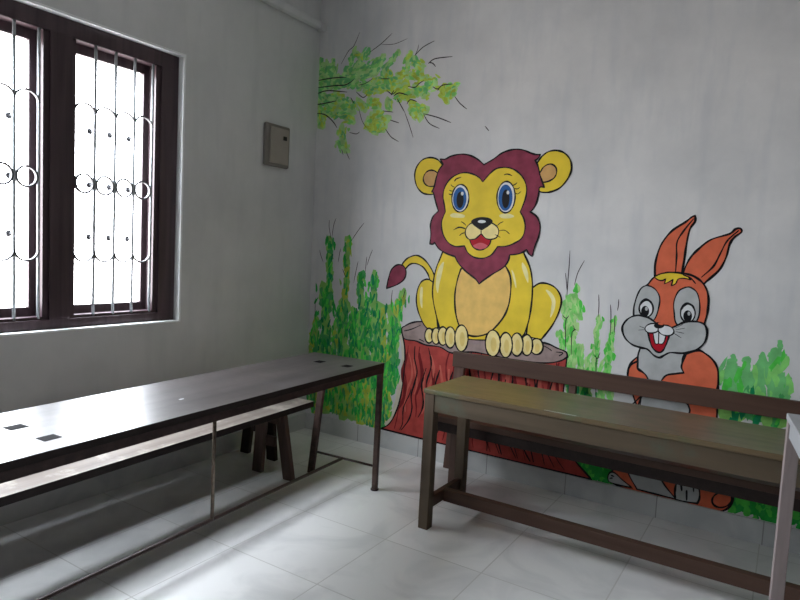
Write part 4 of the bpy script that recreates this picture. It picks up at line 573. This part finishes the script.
# ------------------------------------------------------------------ left bench and the dark bench behind it
def trestle_bench(name, label, corner, rot, length, width, z, topm, legm, feet, inset):
    t = thing(name, label, 'bench', local_root(corner[0], corner[1], rot, width / 2, length / 2), rot)
    hx, hy = width / 2, length / 2
    bm = BX(-hx, hx, -hy, hy, z - .036, z); bm.normal_update()
    for f_ in bm.faces: f_.material_index = 0 if f_.normal.z > .5 else 1  # seat sides get a near-black tone, shade painted in
    link('seat', bm, [topm, 'dark_edge_shade'], t)
    for y in (hy - inset, -hy + inset * .5):
        for sx in (1, -1):
            bm = bmesh.new(); leaning(bm, (feet[0] if sx > 0 else -feet[2], y, 0), (feet[1] if sx > 0 else -feet[3], y, z - .0365), .070, .034); link('leg', bm, legm, t, bevel=.003)
        link('cross_brace', BX(-feet[3] + .0355, feet[1] - .0355, y - .012, y + .012, z - .24, z - .18), legm, t, bevel=.002)
        link('seat_batten', BX(-hx + .02, hx - .02, y - .045, y - .018, z - .085, z - .037), legm, t, bevel=.002)
    return t
trestle_bench('bench', 'long low wooden bench with pale worn seat tucked under the left desk', (.588, -.612), .056, 2.30, .25, .42, 'bench_top_wood', 'bench_leg_wood', (.165, .088, .080, .055), .27)
trestle_bench('bench', 'bench coloured near black for shade, pushed against the window wall behind the pale bench', (.322, -.62), .03, 2.1, .24, .40, 'dark_bench_wood', 'dark_bench_wood', (.118, .08, .118, .08), .07)

# ------------------------------------------------------------------ right desk (olive brown)
x0, x1, y0, y1 = 1.572, 3.62, -.952, -.50; zt = .72
t = thing('school_desk', 'olive brown wooden desk with thick square legs in front of the mural', 'desk', ((x0 + x1) / 2, (y0 + y1) / 2, 0))
ox, oy = (x0 + x1) / 2, (y0 + y1) / 2
def LB(a, b_, c, d, e, f): return BX(a - ox, b_ - ox, c - oy, d - oy, e, f)
link('desk_top', LB(x0, x1, y0, y1, zt - .024, zt), 'olive_top', t, bevel=.004)
o = link('scratch', LB(2.19, 2.335, y0 + .012, y0 + .0145, zt + .0002, zt + .0008), 'white_paint', t); o['label'] = 'thin pale scratch'
LW = .054; fx = x0 + .006; fy = y0 + .006; by = y1 - .012
for xa in (fx, x1 - .018 - LW):
    link('leg', LB(xa, xa + LW, fy, fy + LW, 0, zt - .0245), 'olive_leg', t, bevel=.003)
    link('leg', LB(xa, xa + LW, by - LW, by, 0, zt - .0245), 'olive_leg', t, bevel=.003)
    link('end_rail', LB(xa + .012, xa + LW - .012, fy + LW, by - LW, .095, .155), 'rail_wood', t, bevel=.003)
    link('side_apron', LB(xa + .012, xa + LW - .012, fy + LW, by - LW, zt - .115, zt - .0245), 'rail_wood', t, bevel=.002)
link('front_apron', LB(fx + LW, x1 - .018 - LW, fy + .004, fy + .028, zt - .112, zt - .0245), 'olive_side', t, bevel=.002)
link('rear_apron', LB(fx + LW, x1 - .018 - LW, by - .028, by - .004, zt - .112, zt - .0245), 'rail_wood', t, bevel=.002)
link('footrail', LB(fx + LW - .012, x1 - .018 - LW + .012, -.765, -.725, .092, .157), 'rail_wood', t, bevel=.003)

# ------------------------------------------------------------------ right bench with backrest against the wall
bx0, bx1 = 1.30, 3.60
ox, oy = (bx0 + bx1) / 2, -.25
t = thing('backrest_bench', 'dark brown bench with a plank backrest between olive desk and mural wall', 'bench', (ox, oy, 0))
link('backrest', LB(bx0 - .005, bx1, -.112, -.084, .680, .776), 'rail_wood', t, bevel=.003)
link('seat', LB(bx0 + .02, bx1, -.43, -.125, .405, .44), 'rail_wood', t, bevel=.003)
link('seat_apron', LB(bx0 + .045, bx1 - .03, -.415, -.39, .345, .4045), 'dark_bench_wood', t, bevel=.002)
for x in (bx0, 2.04, bx1 - .07):
    w = .068 if x != 2.04 else .04
    bm = bmesh.new(); lean = .045 if x == bx0 else 0
    leaning(bm, (x + w / 2 - lean - ox, -.0665 - oy, 0 if x != 2.04 else .38), (x + w / 2 - ox, -.0665 - oy, .74), w, .033)
    link('backrest_post', bm, 'red_brown_wood', t, bevel=.002)
for x in (bx0 + .15, bx1 - .10):
    link('leg', LB(x, x + .04, -.388, -.34, 0, .4045), 'red_brown_wood', t, bevel=.002)
link('seat_bearer', LB(bx0 + .01, bx0 + .05, -.389, -.084, .34, .4045), 'rail_wood', t, bevel=.002)
link('seat_bearer', LB(bx1 - .06, bx1 - .02, -.389, -.084, .34, .4045), 'rail_wood', t, bevel=.002)

# ------------------------------------------------------------------ white desk cut by the right edge of the frame
t = thing('white_desk', 'white painted desk with a slim upright leg at the right edge of the photograph', 'desk', (3.10, -1.10, 0), .115)
zt = .908
link('desk_top', BX(.0, .55, -.62, .0, zt - .022, zt), 'white_skylit', t, bevel=.003)
for x, y in ((.002, -.045), (.508, -.045), (.002, -.615), (.508, -.615)):
    link('leg', BX(x, x + .040, y, y + .040, 0, zt - .0225), 'white_bounce_pink', t, bevel=.002)
link('side_rail', BX(.008, .026, -.574, -.046, zt - .075, zt - .0225), 'white_skylit', t)
link('side_rail', BX(.522, .540, -.574, -.046, zt - .075, zt - .0225), 'white_skylit', t)

# ------------------------------------------------------------------ daylight
w = bpy.data.worlds.new('World'); scene.world = w; w.use_nodes = True
nt = w.node_tree; bg = nt.nodes['Background']
tc = nt.nodes.new('ShaderNodeTexCoord'); sp = nt.nodes.new('ShaderNodeSeparateXYZ')
rp = nt.nodes.new('ShaderNodeValToRGB'); e = rp.color_ramp.elements
mr = nt.nodes.new('ShaderNodeMapRange'); mr.inputs['From Min'].default_value = -1; mr.inputs['From Max'].default_value = 1
nt.links.new(tc.outputs['Generated'], sp.inputs[0]); nt.links.new(sp.outputs['Z'], mr.inputs['Value']); nt.links.new(mr.outputs['Result'], rp.inputs['Fac'])
e[0].position = .44; e[0].color = (.56, .54, .53, 1); e[1].position = .52; e[1].color = (.90, .945, 1.0, 1)
x_ = e.new(1.0); x_.color = (1.5, 1.62, 1.76, 1)
nt.links.new(rp.outputs['Color'], bg.inputs['Color'])
SKY = 14.0
bg.inputs['Strength'].default_value = SKY
for (a, b_, c, d) in (W1,):
    ld = bpy.data.lights.new('window_portal', 'AREA'); ld.shape = 'RECTANGLE'; ld.size = b_ - a; ld.size_y = d - c
    ld.cycles.is_portal = True
    o = bpy.data.objects.new('window_portal', ld); COL.objects.link(o)
    o.location = (-.20, (a + b_) / 2, (c + d) / 2); o.rotation_euler = (0, -PI / 2, 0)
    ld.size, ld.size_y = d - c, b_ - a

# ------------------------------------------------------------------ camera
f, yaw, pitch, roll, cx, cy = CAM
sy_, cy_ = math.sin(yaw), math.cos(yaw)
F = Vector((-sy_ * math.cos(pitch), cy_ * math.cos(pitch), math.sin(pitch)))
Rt = Vector((cy_, sy_, 0)); U = Rt.cross(F)
R2 = Rt * math.cos(roll) + U * math.sin(roll); U2 = -Rt * math.sin(roll) + U * math.cos(roll)
cd = bpy.data.cameras.new('camera'); cam = bpy.data.objects.new('camera', cd); COL.objects.link(cam)
M = Matrix((R2, U2, -F)).transposed().to_4x4(); M.translation = Vector((cx, -cy, 1.4)); cam.matrix_world = M
cd.sensor_width = 36; cd.lens = f / 800 * 36; cd.clip_start = .05
scene.camera = cam
vs = scene.view_settings; vs.view_transform = 'Standard'; vs.look = 'None'; vs.gamma = 1; vs.exposure = 1.12; vs.use_curve_mapping = False
scene.cycles.max_bounces = 10; scene.cycles.diffuse_bounces = 6
